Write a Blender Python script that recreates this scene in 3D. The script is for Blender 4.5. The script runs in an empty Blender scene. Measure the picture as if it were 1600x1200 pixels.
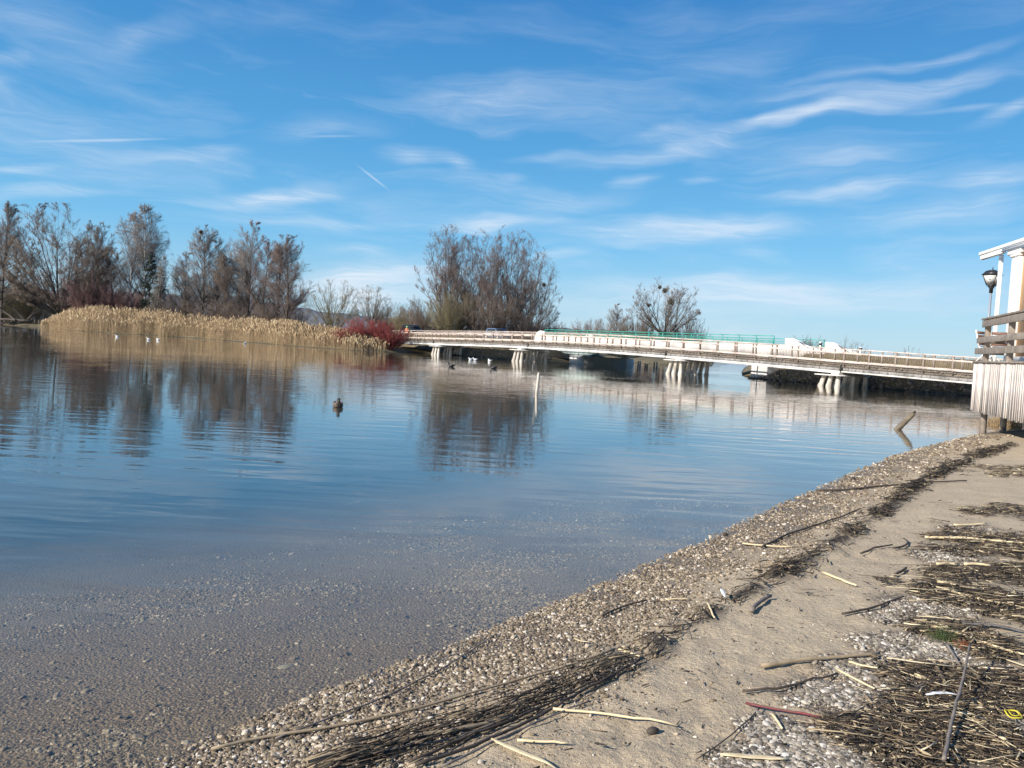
import bpy, math, random
import numpy as np
from mathutils import Vector, Matrix

C = bpy.context.scene.collection
SC = bpy.context.scene
rad = math.radians

# ------------------------------------------------------------------ camera, sky, sun
F = 1250.0 / 1600.0 * 36.0
H_EYE = 1.65
ROLL, PITCH = rad(3.15), rad(2.79)
_f = np.array([0, math.cos(PITCH), -math.sin(PITCH)])
_r0 = np.array([1.0, 0, 0]); _u0 = np.array([0, math.sin(PITCH), math.cos(PITCH)])
_R = math.cos(ROLL) * _r0 + math.sin(ROLL) * _u0
_U = math.cos(ROLL) * _u0 - math.sin(ROLL) * _r0
cam_d = bpy.data.cameras.new('camera'); cam = bpy.data.objects.new('camera', cam_d); C.objects.link(cam)
cam_d.sensor_width = 36; cam_d.lens = F; cam_d.clip_start = 0.05; cam_d.clip_end = 20000
cam.matrix_world = Matrix(((_R[0], _U[0], -_f[0], 0), (_R[1], _U[1], -_f[1], 0), (_R[2], _U[2], -_f[2], H_EYE), (0, 0, 0, 1)))
SC.camera = cam

def ray(px, py):
    d = _f + _R * ((px - 800) / 1250.0) - _U * ((py - 600) / 1250.0)
    return d
def G(px, py, z=0.0):
    d = ray(px, py); t = (z - H_EYE) / d[2]
    return np.array([d[0] * t, d[1] * t])
def hz(px): return 495 + 0.055 * px
def W(px, Y):                       # ground x for an image column at depth Y (measured on the horizon line)
    d = ray(px, hz(px)); return d[0] / d[1] * Y
def AT(px, py, Y):
    d = ray(px, py); t = Y / d[1]
    return np.array([d[0] * t, Y, H_EYE + d[2] * t])
def azel(px, py):
    d = ray(px, py); d = d / np.linalg.norm(d)
    return math.atan2(d[0], d[1]), math.asin(d[2])

EXPO = 0.6
SUN_EL = rad(28)
SUN_AZ = rad(-122)                 # measured from +Y towards +X: the sun stands behind-left of the viewer
SC.view_settings.view_transform = 'Standard'; SC.view_settings.look = 'None'
SC.view_settings.exposure = EXPO; SC.view_settings.gamma = 1.0; SC.view_settings.use_curve_mapping = False

def setup_world():
    w = bpy.data.worlds.new('World'); SC.world = w; w.use_nodes = True
    nt = w.node_tree; N = nt.nodes; L = nt.links; N.clear()
    out = N.new('ShaderNodeOutputWorld'); bg = N.new('ShaderNodeBackground'); L.new(bg.outputs[0], out.inputs[0])
    sky = N.new('ShaderNodeTexSky'); sky.sky_type = 'NISHITA'; sky.sun_disc = False
    sky.sun_elevation = SUN_EL; sky.sun_rotation = SUN_AZ; sky.air_density = 1.0; sky.dust_density = 0.4; sky.ozone_density = 1.6
    hs = N.new('ShaderNodeHueSaturation'); hs.inputs['Hue'].default_value = 0.485
    hs.inputs['Saturation'].default_value = SKY_SAT; hs.inputs['Value'].default_value = 1.0
    L.new(sky.outputs[0], hs.inputs['Color'])
    # the measured blue of this clear winter sky by height above the horizon, laid over the sky model
    tc = N.new('ShaderNodeTexCoord'); sx = N.new('ShaderNodeSeparateXYZ'); L.new(tc.outputs['Generated'], sx.inputs[0])
    def M(op, a, b=None, c=None):
        m = N.new('ShaderNodeMath'); m.operation = op
        for i, v in enumerate((a, b, c)):
            if v is None: continue
            if isinstance(v, (int, float)): m.inputs[i].default_value = v
            else: L.new(v, m.inputs[i])
        return m.outputs[0]
    az = M('ARCTAN2', sx.outputs['X'], sx.outputs['Y']); el = M('ARCSINE', sx.outputs['Z'])
    cx = N.new('ShaderNodeCombineXYZ'); L.new(az, cx.inputs[0]); L.new(el, cx.inputs[1])
    gr = N.new('ShaderNodeValToRGB'); ge = gr.color_ramp.elements
    while len(ge) < len(SKY_GRAD): ge.new(.5)
    for i, (dg, c) in enumerate(SKY_GRAD):
        ge[i].position = dg / 90; ge[i].color = tuple(((v / 255 + .055) / 1.055) ** 2.4 for v in c) + (1,)
    L.new(M('DIVIDE', M('MAXIMUM', el, 0.0), math.pi / 2), gr.inputs[0])
    gk = N.new('ShaderNodeVectorMath'); gk.operation = 'SCALE'; L.new(gr.outputs[0], gk.inputs[0]); gk.inputs['Scale'].default_value = 1 / (SKY_STR * 2 ** EXPO)
    sm = N.new('ShaderNodeMix'); sm.data_type = 'RGBA'; sm.inputs['Factor'].default_value = .85; L.new(hs.outputs[0], sm.inputs['A']); L.new(gk.outputs[0], sm.inputs['B'])
    # warp
    def noise(scale_vec, sc, det, rough, src, dist=0.0, loc=(0, 0, 0), rot=0.0):
        mp = N.new('ShaderNodeMapping'); mp.inputs['Scale'].default_value = scale_vec; mp.inputs['Location'].default_value = loc
        mp.inputs['Rotation'].default_value = (0, 0, rot); L.new(src, mp.inputs[0])
        n = N.new('ShaderNodeTexNoise'); n.inputs['Scale'].default_value = sc; n.inputs['Detail'].default_value = det
        n.inputs['Roughness'].default_value = rough; n.inputs['Distortion'].default_value = dist
        L.new(mp.outputs[0], n.inputs['Vector']); return n
    wn = noise((1, 2.5, 1), 5.0, 3, 0.55, cx.outputs[0])
    sub = N.new('ShaderNodeVectorMath'); sub.operation = 'SUBTRACT'; L.new(wn.outputs['Color'], sub.inputs[0]); sub.inputs[1].default_value = (.5, .5, .5)
    scv = N.new('ShaderNodeVectorMath'); scv.operation = 'MULTIPLY'; L.new(sub.outputs[0], scv.inputs[0]); scv.inputs[1].default_value = (0.16, 0.055, 0)
    add = N.new('ShaderNodeVectorMath'); add.operation = 'ADD'; L.new(cx.outputs[0], add.inputs[0]); L.new(scv.outputs[0], add.inputs[1])
    P = add.outputs[0]
    fib = noise((2.6, 30, 1), 3.2, 7, 0.66, P, 0.7, rot=rad(-9)).outputs['Fac']        # fibrous detail
    fib = M('MULTIPLY_ADD', fib, 2.6, -0.75); fibc = M('MAXIMUM', M('MINIMUM', fib, 1.0), 0.0)
    total = None
    def streak(x0, y0, x1, y1, wpx, inten, src=P, soft=True):
        nonlocal total
        a0, e0 = azel(x0, y0); a1, e1 = azel(x1, y1)
        ca, ce = (a0 + a1) / 2, (e0 + e1) / 2; ang = math.atan2(e1 - e0, a1 - a0); ln = math.hypot(a1 - a0, e1 - e0) / 2 * 1.15
        mp = N.new('ShaderNodeMapping'); mp.vector_type = 'TEXTURE'
        mp.inputs['Location'].default_value = (ca, ce, 0); mp.inputs['Rotation'].default_value = (0, 0, ang)
        mp.inputs['Scale'].default_value = (ln, wpx / 1250.0, 1); L.new(src, mp.inputs[0])
        ln_ = N.new('ShaderNodeVectorMath'); ln_.operation = 'LENGTH'; L.new(mp.outputs[0], ln_.inputs[0])
        mr = N.new('ShaderNodeMapRange'); mr.interpolation_type = 'SMOOTHSTEP'
        mr.inputs['From Min'].default_value = 1.0; mr.inputs['From Max'].default_value = 0.0
        mr.inputs['To Min'].default_value = 0.0; mr.inputs['To Max'].default_value = inten
        L.new(ln_.outputs['Value'], mr.inputs['Value'])
        total = mr.outputs[0] if total is None else M('ADD', total, mr.outputs[0])
    for s in CLOUDS: streak(*s)
    soft = total
    total = None
    for s in TRAILS: streak(*s, src=cx.outputs[0])
    trails = total
    # thin veil everywhere, stronger low down
    veil = noise((1.2, 7, 1), 2.2, 5, 0.6, P, 0.4, (3, 1, 0), rad(-6)).outputs['Fac']
    veil = M('MAXIMUM', M('MULTIPLY_ADD', veil, 2.6, -1.22), 0.0)
    low = N.new('ShaderNodeMapRange'); L.new(el, low.inputs['Value']); low.inputs['From Min'].default_value = 0.0; low.inputs['From Max'].default_value = 0.45
    low.inputs['To Min'].default_value = 0.55; low.inputs['To Max'].default_value = 0.12
    veil = M('MULTIPLY', veil, low.outputs[0])
    veil = M('MULTIPLY', veil, M('MULTIPLY_ADD', fibc, 1.1, .45))
    cl = M('ADD', M('MULTIPLY', soft, M('MULTIPLY_ADD', fibc, 0.75, 0.25)), veil)
    cl = M('ADD', cl, trails)
    cl = M('MINIMUM', cl, 0.85)
    mix = N.new('ShaderNodeMix'); mix.data_type = 'RGBA'; L.new(cl, mix.inputs['Factor'])
    L.new(sm.outputs['Result'], mix.inputs['A']); mix.inputs['B'].default_value = CLOUD_COL
    L.new(mix.outputs['Result'], bg.inputs['Color']); bg.inputs['Strength'].default_value = SKY_STR
SKY_SAT, SKY_STR = 1.1, 0.10
CLOUD_COL = tuple(v / (SKY_STR * 2 ** EXPO) for v in (.80, .885, .99)) + (1,)
SKY_GRAD = [(0, (178, 216, 238)), (3, (160, 210, 240)), (7, (114, 190, 240)), (13, (82, 165, 226)), (23, (50, 132, 205)), (45, (40, 100, 170)), (90, (28, 75, 140))]
CLOUDS = [  # x0 y0 x1 y1 halfwidth intensity, as measured on the photograph and turned into sky directions
    (1000, 228, 1640, 68, 17, .45), (860, 258, 1250, 195, 20, .42), (1160, 188, 1440, 152, 14, .5), (1150, 152, 1640, 92, 10, .35), (930, 222, 1150, 188, 12, .3), (1230, 128, 1640, 42, 11, .32), (760, 245, 1000, 232, 13, .28), (1340, 175, 1640, 150, 9, .3), (1470, 200, 1640, 125, 18, .40),
    (930, 285, 1030, 270, 13, .42), (1190, 300, 1420, 285, 20, .40), (1430, 292, 1660, 278, 20, .5), (1050, 280, 1150, 274, 10, .4),
    (880, 362, 1300, 342, 30, .85), (1300, 345, 1640, 325, 26, .3), (650, 355, 880, 342, 15, .75), (590, 230, 720, 240, 26, .45), (690, 230, 745, 275, 20, .4),
    (230, 238, 410, 234, 17, .40), (300, 325, 580, 283, 24, .70), (-40, 312, 220, 303, 16, .6), (-40, 272, 140, 258, 14, .35), (120, 88, 330, 25, 26, .26),
    (-40, 100, 50, 92, 22, .25), (-20, 148, 40, 140, 14, .2), (440, 452, 740, 430, 46, .95), (820, 455, 1640, 462, 40, .85), (780, 330, 1010, 300, 26, .3), (1020, 120, 1300, 60, 30, .18), (470, 392, 620, 398, 14, .4), (830, 402, 920, 388, 11, .45),
    (400, 205, 620, 190, 26, .25), (600, 160, 960, 140, 30, .16), (760, 285, 830, 283, 12, .35), (1100, 395, 1240, 392, 10, .25), (1220, 240, 1460, 246, 16, .3),
    (480, 480, 700, 462, 20, .45), (-100, 350, 60, 340, 20, .3), (250, 345, 700, 352, 14, .25)]
TRAILS = [(20, 221, 285, 216, 3.0, .36), (553, 254, 613, 301, 2.3, .42), (460, 213, 575, 212, 2.6, .20)]
setup_world()
sd_ = bpy.data.lights.new('sun', 'SUN'); sun = bpy.data.objects.new('sun', sd_); C.objects.link(sun)
sd_.energy = 5.0; sd_.angle = rad(0.5); sd_.color = (1.0, 0.93, 0.83)
_sd = Vector((math.sin(SUN_AZ) * math.cos(SUN_EL), math.cos(SUN_AZ) * math.cos(SUN_EL), math.sin(SUN_EL)))
sun.rotation_euler = _sd.to_track_quat('Z', 'Y').to_euler(); sun.location = _sd * 100

# ------------------------------------------------------------------ helpers
rng = np.random.default_rng(7)
def tag(o, label=None, cat=None, group=None, kind=None):
    if label: o['label'] = label
    if cat: o['category'] = cat
    if group: o['group'] = group
    if kind: o['kind'] = kind
    return o
def empty(name, loc=(0, 0, 0), label=None, cat=None, group=None, rz=0.0):
    o = bpy.data.objects.new(name, None); C.objects.link(o); o.location = tuple(float(v) for v in loc); o.rotation_euler[2] = rz
    o.empty_display_size = 0.2
    return tag(o, label, cat, group)
def np_mesh(name, v, quads=None, tris=None, smooth=False):
    me = bpy.data.meshes.new(name); v = np.asarray(v, dtype=np.float32)
    nq = 0 if quads is None else len(quads); ntr = 0 if tris is None else len(tris)
    me.vertices.add(len(v)); me.vertices.foreach_set('co', v.ravel())
    idx = []; 
    if nq: idx.append(np.asarray(quads, dtype=np.int32).ravel())
    if ntr: idx.append(np.asarray(tris, dtype=np.int32).ravel())
    idx = np.concatenate(idx)
    me.loops.add(len(idx)); me.loops.foreach_set('vertex_index', idx)
    me.polygons.add(nq + ntr)
    st = np.concatenate([np.arange(nq) * 4, nq * 4 + np.arange(ntr) * 3]).astype(np.int32)
    tot = np.concatenate([np.full(nq, 4), np.full(ntr, 3)]).astype(np.int32)
    me.polygons.foreach_set('loop_start', st)
    try: me.polygons.foreach_set('loop_total', tot)
    except Exception: pass
    me.update(calc_edges=True); me.validate()
    if smooth: me.polygons.foreach_set('use_smooth', np.ones(nq + ntr, dtype=bool))
    return me
def link(name, me, mat=None, parent=None, kind=None):
    o = bpy.data.objects.new(name, me); C.objects.link(o)
    if mat is not None and len(me.materials) == 0: me.materials.append(mat)
    if parent is not None: o.parent = parent
    if kind: o['kind'] = kind
    return o
class MB:
    """collects simple solids, in the coordinates of the thing they belong to"""
    def __init__(s): s.v = []; s.q = []; s.t = []
    def hexa(s, p):
        b = len(s.v); s.v += [tuple(x) for x in p]
        for f in ((0, 3, 2, 1), (4, 5, 6, 7), (0, 1, 5, 4), (1, 2, 6, 5), (2, 3, 7, 6), (3, 0, 4, 7)): s.q.append(tuple(b + i for i in f))
        return s
    def box(s, c, size, ax=(1, 0, 0)):
        ax = np.array(ax, float); ax[2] = 0; ax /= np.linalg.norm(ax); ay = np.array([-ax[1], ax[0], 0]); az = np.array([0, 0, 1.0])
        c = np.array(c, float); a, b, d = ax * size[0] / 2, ay * size[1] / 2, az * size[2] / 2
        return s.hexa([c - a - b - d, c + a - b - d, c + a + b - d, c - a + b - d, c - a - b + d, c + a - b + d, c + a + b + d, c - a + b + d])
    def bar(s, p, q, w, h, up=(0, 0, 1)):
        p = np.array(p, float); q = np.array(q, float); d = q - p; d /= np.linalg.norm(d)
        up = np.array(up, float)
        if abs(d @ up) > .95: up = np.array([0, 1.0, 0]) if abs(d[1]) < .9 else np.array([1.0, 0, 0])
        x = np.cross(d, up); x /= np.linalg.norm(x); y = np.cross(x, d)
        a, b = x * w / 2, y * h / 2
        return s.hexa([p - a - b, p + a - b, p + a + b, p - a + b, q - a - b, q + a - b, q + a + b, q - a + b])
    def cyl(s, p, q, r0, r1, n=10, rings=None):
        p = np.array(p, float); q = np.array(q, float); rings = rings or [(0, r0), (1, r1)]
        d = q - p; L = np.linalg.norm(d); d /= L
        up = np.array([0, 0, 1.0]) if abs(d[2]) < .9 else np.array([1.0, 0, 0])
        x = np.cross(d, up); x /= np.linalg.norm(x); y = np.cross(d, x); b = len(s.v)
        for t, r in rings:
            for k in range(n):
                a = 2 * math.pi * k / n; s.v.append(tuple(p + d * L * t + r * (math.cos(a) * x + math.sin(a) * y)))
        m = len(rings)
        for i in range(m - 1):
            for k in range(n):
                k2 = (k + 1) % n; s.q.append((b + i * n + k, b + i * n + k2, b + (i + 1) * n + k2, b + (i + 1) * n + k))
        for i in (0, m - 1):
            c = len(s.v); s.v.append(tuple(p + d * L * rings[i][0]))
            for k in range(n):
                k2 = (k + 1) % n; s.t.append((c, b + i * n + k2, b + i * n + k) if i == 0 else (c, b + i * n + k, b + i * n + k2))
        return s
    def tri_prism(s, poly, ax, ay, o, thick):
        """extrude a polygon (list of 2-D points in the frame ax, ay at o) by thick along the cross axis"""
        ax = np.array(ax, float); ay = np.array(ay, float); o = np.array(o, float); n = np.cross(ax, ay) * thick
        b = len(s.v); m = len(poly)
        for k in (0, 1):
            for (x, y) in poly: s.v.append(tuple(o + ax * x + ay * y + n * k))
        for i in range(m):
            j = (i + 1) % m; s.q.append((b + i, b + j, b + m + j, b + m + i))
        for i in range(1, m - 1):
            s.t.append((b, b + i + 1, b + i)); s.t.append((b + m, b + m + i, b + m + i + 1))
        return s
    def mesh(s, name, smooth=False):
        return np_mesh(name, np.array(s.v), s.q if s.q else None, s.t if s.t else None, smooth)
    def build(s, name, mat, parent=None, smooth=False, kind=None, bevel=0):
        o = link(name, s.mesh(name, smooth), mat, parent, kind)
        if bevel:
            m = o.modifiers.new('bevel', 'BEVEL'); m.width = bevel; m.segments = 2; m.limit_method = 'ANGLE'
        return o
def norm(a): return a / np.maximum(np.linalg.norm(a, axis=-1, keepdims=True), 1e-9)
def tubes(P, R, S=3, tip=False, cap=False):
    """P (N,K,3) polylines, R (N,K) radii -> verts, quads, tris"""
    N_, K, _ = P.shape
    T = norm(np.gradient(P, axis=1)) if K > 2 else norm(np.repeat((P[:, 1:] - P[:, :1]), 2, axis=1))
    ref = np.where(np.abs(T[:, :1, 2:3]) > .85, np.array([1.0, 0.1, 0]), np.array([0.05, 0, 1.0]))
    X = norm(np.cross(T, np.repeat(ref, K, axis=1))); Y = np.cross(T, X)
    a = np.arange(S) * 2 * math.pi / S
    ring = X[:, :, None, :] * np.cos(a)[None, None, :, None] + Y[:, :, None, :] * np.sin(a)[None, None, :, None]
    if tip:
        V = P[:, :-1, None, :] + ring[:, :-1] * R[:, :-1, None, None]; KK = K - 1
        V = np.concatenate([V.reshape(N_, -1, 3), P[:, -1:, :]], axis=1); per = KK * S + 1
    else:
        V = (P[:, :, None, :] + ring * R[:, :, None, None]).reshape(N_, -1, 3); KK = K; per = K * S
    base = (np.arange(N_) * per)[:, None]
    qs = []; k = np.arange(S); k2 = (k + 1) % S
    for i in range(KK - 1):
        q = np.stack([i * S + k, i * S + k2, (i + 1) * S + k2, (i + 1) * S + k], axis=1)
        qs.append((base[:, :, None] + q[None]).reshape(-1, 4))
    quads = np.concatenate(qs) if qs else np.zeros((0, 4), int); tris = np.zeros((0, 3), int)
    if tip:
        t = np.stack([(KK - 1) * S + k, (KK - 1) * S + k2, np.full(S, KK * S)], axis=1)
        tris = (base[:, :, None] + t[None]).reshape(-1, 3)
    elif cap:
        ts = []
        for j in range(1, S - 1):
            ts.append(np.stack([np.full(N_, 0), np.full(N_, j + 1), np.full(N_, j)], axis=1) + base)
            o = (K - 1) * S
            ts.append(np.stack([np.full(N_, o), np.full(N_, o + j), np.full(N_, o + j + 1)], axis=1) + base)
        tris = np.concatenate(ts)
    return V.reshape(-1, 3), quads, tris
class Acc:
    def __init__(s): s.v = []; s.q = []; s.t = []; s.n = 0
    def add(s, V, Q, T):
        s.v.append(V); 
        if len(Q): s.q.append(Q + s.n)
        if len(T): s.t.append(T + s.n)
        s.n += len(V)
    def mesh(s, name, smooth=True):
        return np_mesh(name, np.concatenate(s.v), np.concatenate(s.q) if s.q else None, np.concatenate(s.t) if s.t else None, smooth)
def vnoise(x, y, seed=0):
    xi = np.floor(x).astype(np.int64); yi = np.floor(y).astype(np.int64); fx = x - xi; fy = y - yi
    fx = fx * fx * (3 - 2 * fx); fy = fy * fy * (3 - 2 * fy)
    def h(a, b):
        n = (a * 374761393 + b * 668265263 + seed * 2147483647) & 0xffffffff
        n = ((n ^ (n >> 13)) * 1274126177) & 0xffffffff
        return ((n ^ (n >> 16)) & 0xffff) / 65535.0
    return (h(xi, yi) * (1 - fx) + h(xi + 1, yi) * fx) * (1 - fy) + (h(xi, yi + 1) * (1 - fx) + h(xi + 1, yi + 1) * fx) * fy
def fbm(x, y, oct=4, seed=0):
    s = 0; a = .5
    for i in range(oct): s = s + a * vnoise(x, y, seed + i); x = x * 2.03 + 5.1; y = y * 2.03 - 3.7; a *= .5
    return s

# ------------------------------------------------------------------ materials
def mat(name, c1, c2=None, scale=8.0, rough=.7, bump=0.0, bscale=None, coord='Object', stretch=(1, 1, 1), island=None, metallic=0.0, spec=None, detail=4.0, trans=0.0, obj_var=0.0):
    m = bpy.data.materials.new(name); m.use_nodes = True; nt = m.node_tree; N = nt.nodes; L = nt.links
    b = N['Principled BSDF']; b.inputs['Roughness'].default_value = rough; b.inputs['Metallic'].default_value = metallic
    if spec is not None: b.inputs['Specular IOR Level'].default_value = spec
    c1 = tuple(c1) + (1,)
    col = None
    if c2 is not None or bump:
        tc = N.new('ShaderNodeTexCoord'); mp = N.new('ShaderNodeMapping'); mp.inputs['Scale'].default_value = stretch
        L.new(tc.outputs[coord], mp.inputs[0])
        n = N.new('ShaderNodeTexNoise'); n.inputs['Scale'].default_value = scale; n.inputs['Detail'].default_value = detail; n.inputs['Roughness'].default_value = .62
        L.new(mp.outputs[0], n.inputs['Vector'])
    if c2 is not None:
        r = N.new('ShaderNodeValToRGB'); r.color_ramp.elements[0].position = .33; r.color_ramp.elements[1].position = .68
        r.color_ramp.elements[0].color = c1; r.color_ramp.elements[1].color = tuple(c2) + (1,)
        L.new(n.outputs['Fac'], r.inputs[0]); col = r.outputs[0]
    if island:
        g = N.new('ShaderNodeNewGeometry'); r2 = N.new('ShaderNodeValToRGB'); r2.color_ramp.interpolation = 'LINEAR'
        els = r2.color_ramp.elements
        while len(els) < len(island): els.new(.5)
        for i, (p, c) in enumerate(island): els[i].position = p; els[i].color = tuple(c) + (1,)
        L.new(g.outputs['Random Per Island'], r2.inputs[0])
        if col is None: col = r2.outputs[0]
        else:
            mx = N.new('ShaderNodeMix'); mx.data_type = 'RGBA'; mx.blend_type = 'MULTIPLY'; mx.inputs['Factor'].default_value = 1
            L.new(col, mx.inputs['A']); L.new(r2.outputs[0], mx.inputs['B']); col = mx.outputs['Result']
    if obj_var:
        oi = N.new('ShaderNodeObjectInfo'); mr = N.new('ShaderNodeMapRange'); L.new(oi.outputs['Random'], mr.inputs[0])
        mr.inputs['To Min'].default_value = 1 - obj_var; mr.inputs['To Max'].default_value = 1 + obj_var
        mx = N.new('ShaderNodeMix'); mx.data_type = 'RGBA'; mx.blend_type = 'MULTIPLY'; mx.inputs['Factor'].default_value = 1
        if col is None: mx.inputs['A'].default_value = c1
        else: L.new(col, mx.inputs['A'])
        cb = N.new('ShaderNodeCombineColor'); 
        for i in range(3): L.new(mr.outputs[0], cb.inputs[i])
        L.new(cb.outputs[0], mx.inputs['B']); col = mx.outputs['Result']
    if col is None: b.inputs['Base Color'].default_value = c1
    else: L.new(col, b.inputs['Base Color'])
    if bump:
        n2 = n
        if bscale:
            n2 = N.new('ShaderNodeTexNoise'); n2.inputs['Scale'].default_value = bscale; n2.inputs['Detail'].default_value = 5
            L.new(mp.outputs[0], n2.inputs['Vector'])
        bp = N.new('ShaderNodeBump'); bp.inputs['Strength'].default_value = 1; bp.inputs['Distance'].default_value = bump
        L.new(n2.outputs['Fac'], bp.inputs['Height']); L.new(bp.outputs[0], b.inputs['Normal'])
    if trans:
        L.new
    return m

def water_material():
    m = bpy.data.materials.new('lake_water'); m.use_nodes = True; nt = m.node_tree; N = nt.nodes; L = nt.links; N.clear()
    out = N.new('ShaderNodeOutputMaterial'); mix = N.new('ShaderNodeMixShader'); gl = N.new('ShaderNodeBsdfGlossy'); tr = N.new('ShaderNodeBsdfTransparent')
    gl.inputs['Roughness'].default_value = 0.012; gl.inputs['Color'].default_value = (1, 1, 1, 1); tr.inputs['Color'].default_value = (.97, .94, .85, 1)
    L.new(tr.outputs[0], mix.inputs[1]); L.new(gl.outputs[0], mix.inputs[2]); L.new(mix.outputs[0], out.inputs[0])
    tc = N.new('ShaderNodeTexCoord')
    def wave(scale, rot, sc, det, dist=0.0):
        mp = N.new('ShaderNodeMapping'); mp.inputs['Scale'].default_value = scale; mp.inputs['Rotation'].default_value = (0, 0, rot); L.new(tc.outputs['Object'], mp.inputs[0])
        n = N.new('ShaderNodeTexNoise'); n.inputs['Scale'].default_value = sc; n.inputs['Detail'].default_value = det; n.inputs['Roughness'].default_value = .45; n.inputs['Distortion'].default_value = dist
        L.new(mp.outputs[0], n.inputs['Vector']); return n.outputs['Fac']
    def M(op, a, b, c=None):
        n = N.new('ShaderNodeMath'); n.operation = op
        for i, v in enumerate((a, b, c)):
            if v is None: continue
            if isinstance(v, (int, float)): n.inputs[i].default_value = v
            else: L.new(v, n.inputs[i])
        return n.outputs[0]
    patch = wave((.10, .10, 1), .3, 1.0, 2)                   # calm and ruffled patches
    pm = M('MAXIMUM', M('MULTIPLY_ADD', patch, 3.0, -0.9), 0.22)
    a = M('MULTIPLY', wave((.55, 2.3, 1), rad(6), 1.0, 1.5, .3), WAVE_A)
    b = M('MULTIPLY', wave((1.1, 5.0, 1), rad(-5), 1.0, 2, .2), WAVE_B)
    c = M('MULTIPLY', wave((5, 15, 1), rad(9), 1.0, 2), WAVE_C)
    h = M('ADD', M('ADD', a, b), c); h = M('MULTIPLY', h, pm)
    bp = N.new('ShaderNodeBump'); bp.inputs['Strength'].default_value = 1; bp.inputs['Distance'].default_value = 1.0
    L.new(h, bp.inputs['Height']); L.new(bp.outputs[0], gl.inputs['Normal'])
    # Fresnel of a water surface, the same from above and below (Schlick), so the sun reaches the bed
    ge = N.new('ShaderNodeNewGeometry'); dt = N.new('ShaderNodeVectorMath'); dt.operation = 'DOT_PRODUCT'; L.new(bp.outputs[0], dt.inputs[0]); L.new(ge.outputs['Incoming'], dt.inputs[1])
    k = M('SUBTRACT', 1.0, M('MINIMUM', M('ABSOLUTE', dt.outputs['Value'], None), 1.0)); L.new(M('MULTIPLY_ADD', M('POWER', k, 5.0), .98, .02), mix.inputs[0])
    return m
WAVE_A, WAVE_B, WAVE_C = 0.012, 0.0034, 0.0004

M_WHITE_STEEL = mat('white_painted_steel', (.80, .78, .75), (.60, .55, .49), 1.6, .5, detail=8)
M_WEB = mat('weathered_steel_web', (.30, .285, .27), (.16, .15, .145), 9, .8, stretch=(1, 1, .35))
M_EDGE = mat('mossy_plank_ends', (.07, .055, .045), (.26, .22, .18), 14, .95, .02)
M_RAILWOOD = mat('sun_bleached_rail_wood', (.68, .58, .51), (.47, .38, .33), 5, .85, obj_var=.14)
M_POSTWOOD = mat('weathered_post_wood', (.20, .155, .125), (.30, .24, .20), 6, .85, obj_var=.15)
M_CONC = mat('pale_concrete', (.68, .65, .61), (.55, .52, .48), 2.5, .85)
M_PARAPET = mat('white_parapet_concrete', (.80, .765, .73), (.70, .66, .62), 1.4, .85)
M_PIERC = mat('grey_pier_concrete', (.42, .40, .36), (.30, .29, .27), 3, .9)
M_HAUNCH = mat('pale_green_girder', (.62, .70, .66), (.52, .62, .58), 2, .6)
M_GREEN = mat('teal_rail_paint', (.03, .30, .235), (.04, .36, .29), 5, .45)
M_PILE = mat('concrete_pile', (.60, .55, .48), (.30, .26, .22), 3, .85, stretch=(1, 1, .4))
M_BARK = mat('dark_bark', (.055, .045, .038), (.11, .092, .078), 3, .9, island=[(0, (.8, .8, .8)), (1, (1.2, 1.15, 1.1))])
M_BIRCHBARK = mat('birch_bark', (.62, .60, .57), (.28, .26, .24), 2.2, .75, stretch=(1, 1, 2.5))
def twigmat(name, a, b): return mat(name, a, None, rough=.8, island=[(0, a), (.55, tuple((x + y) / 2 for x, y in zip(a, b))), (1, b)])
M_TW_BROWN = twigmat('brown_twigs', (.06, .045, .035), (.17, .125, .095))
M_TW_PURP = twigmat('purplish_twigs', (.08, .058, .05), (.20, .145, .125))
M_TW_GREY = twigmat('silver_twigs', (.095, .082, .075), (.27, .235, .21))
M_TW_OLIVE = twigmat('olive_twigs', (.08, .068, .038), (.20, .165, .085))
M_TW_RED = twigmat('red_dogwood_twigs', (.11, .016, .017), (.25, .045, .038))
M_TW_DARKRED = twigmat('dull_red_twigs', (.10, .05, .045), (.21, .11, .095))
M_NEEDLE = twigmat('dark_needles', (.010, .016, .011), (.035, .05, .03))
M_MISTLE = twigmat('mistletoe_leaves', (.03, .035, .015), (.09, .09, .04))
M_REED = mat('dry_reed', (.5, .4, .25), None, rough=.8, island=[(0, (.13, .085, .045)), (.4, (.30, .205, .11)), (.8, (.47, .345, .20)), (1, (.60, .48, .31))])
M_STRAW = mat('pale_straw', (.72, .60, .38), (.58, .46, .27), 22, .6, stretch=(1, 1, 1))
M_TANSTICK = mat('tan_stalk', (.36, .28, .18), (.24, .18, .115), 20, .7)
M_GREYSTICK = mat('grey_brown_stick', (.22, .19, .165), (.13, .105, .085), 20, .8)
M_DARKSTICK = mat('dark_wet_stick', (.045, .034, .026), (.09, .068, .05), 20, .75)
M_REDTWIG = mat('dark_red_twig', (.20, .035, .035), (.11, .03, .028), 20, .6)
M_LITTER = mat('mixed_reed_litter', (.3, .2, .1), None, rough=.75, island=[(0, (.018, .013, .010)), (.42, (.055, .04, .027)), (.66, (.14, .10, .062)), (.85, (.34, .26, .155)), (1, (.72, .62, .42))])
M_WRACK = mat('dark_drift_litter', (.05, .04, .03), None, rough=.8, island=[(0, (.012, .010, .008)), (.55, (.045, .034, .025)), (.85, (.13, .095, .062)), (1, (.33, .26, .16))])
M_PLANK = mat('weathered_wall_board', (.74, .67, .61), (.40, .335, .29), 3.2, .85, .004, stretch=(9, 9, .8), obj_var=.26, detail=6)
M_OAK = mat('grey_oak_rail', (.17, .138, .108), (.29, .245, .205), 5, .8, .003, stretch=(1, 1, 1), obj_var=.1)
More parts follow.
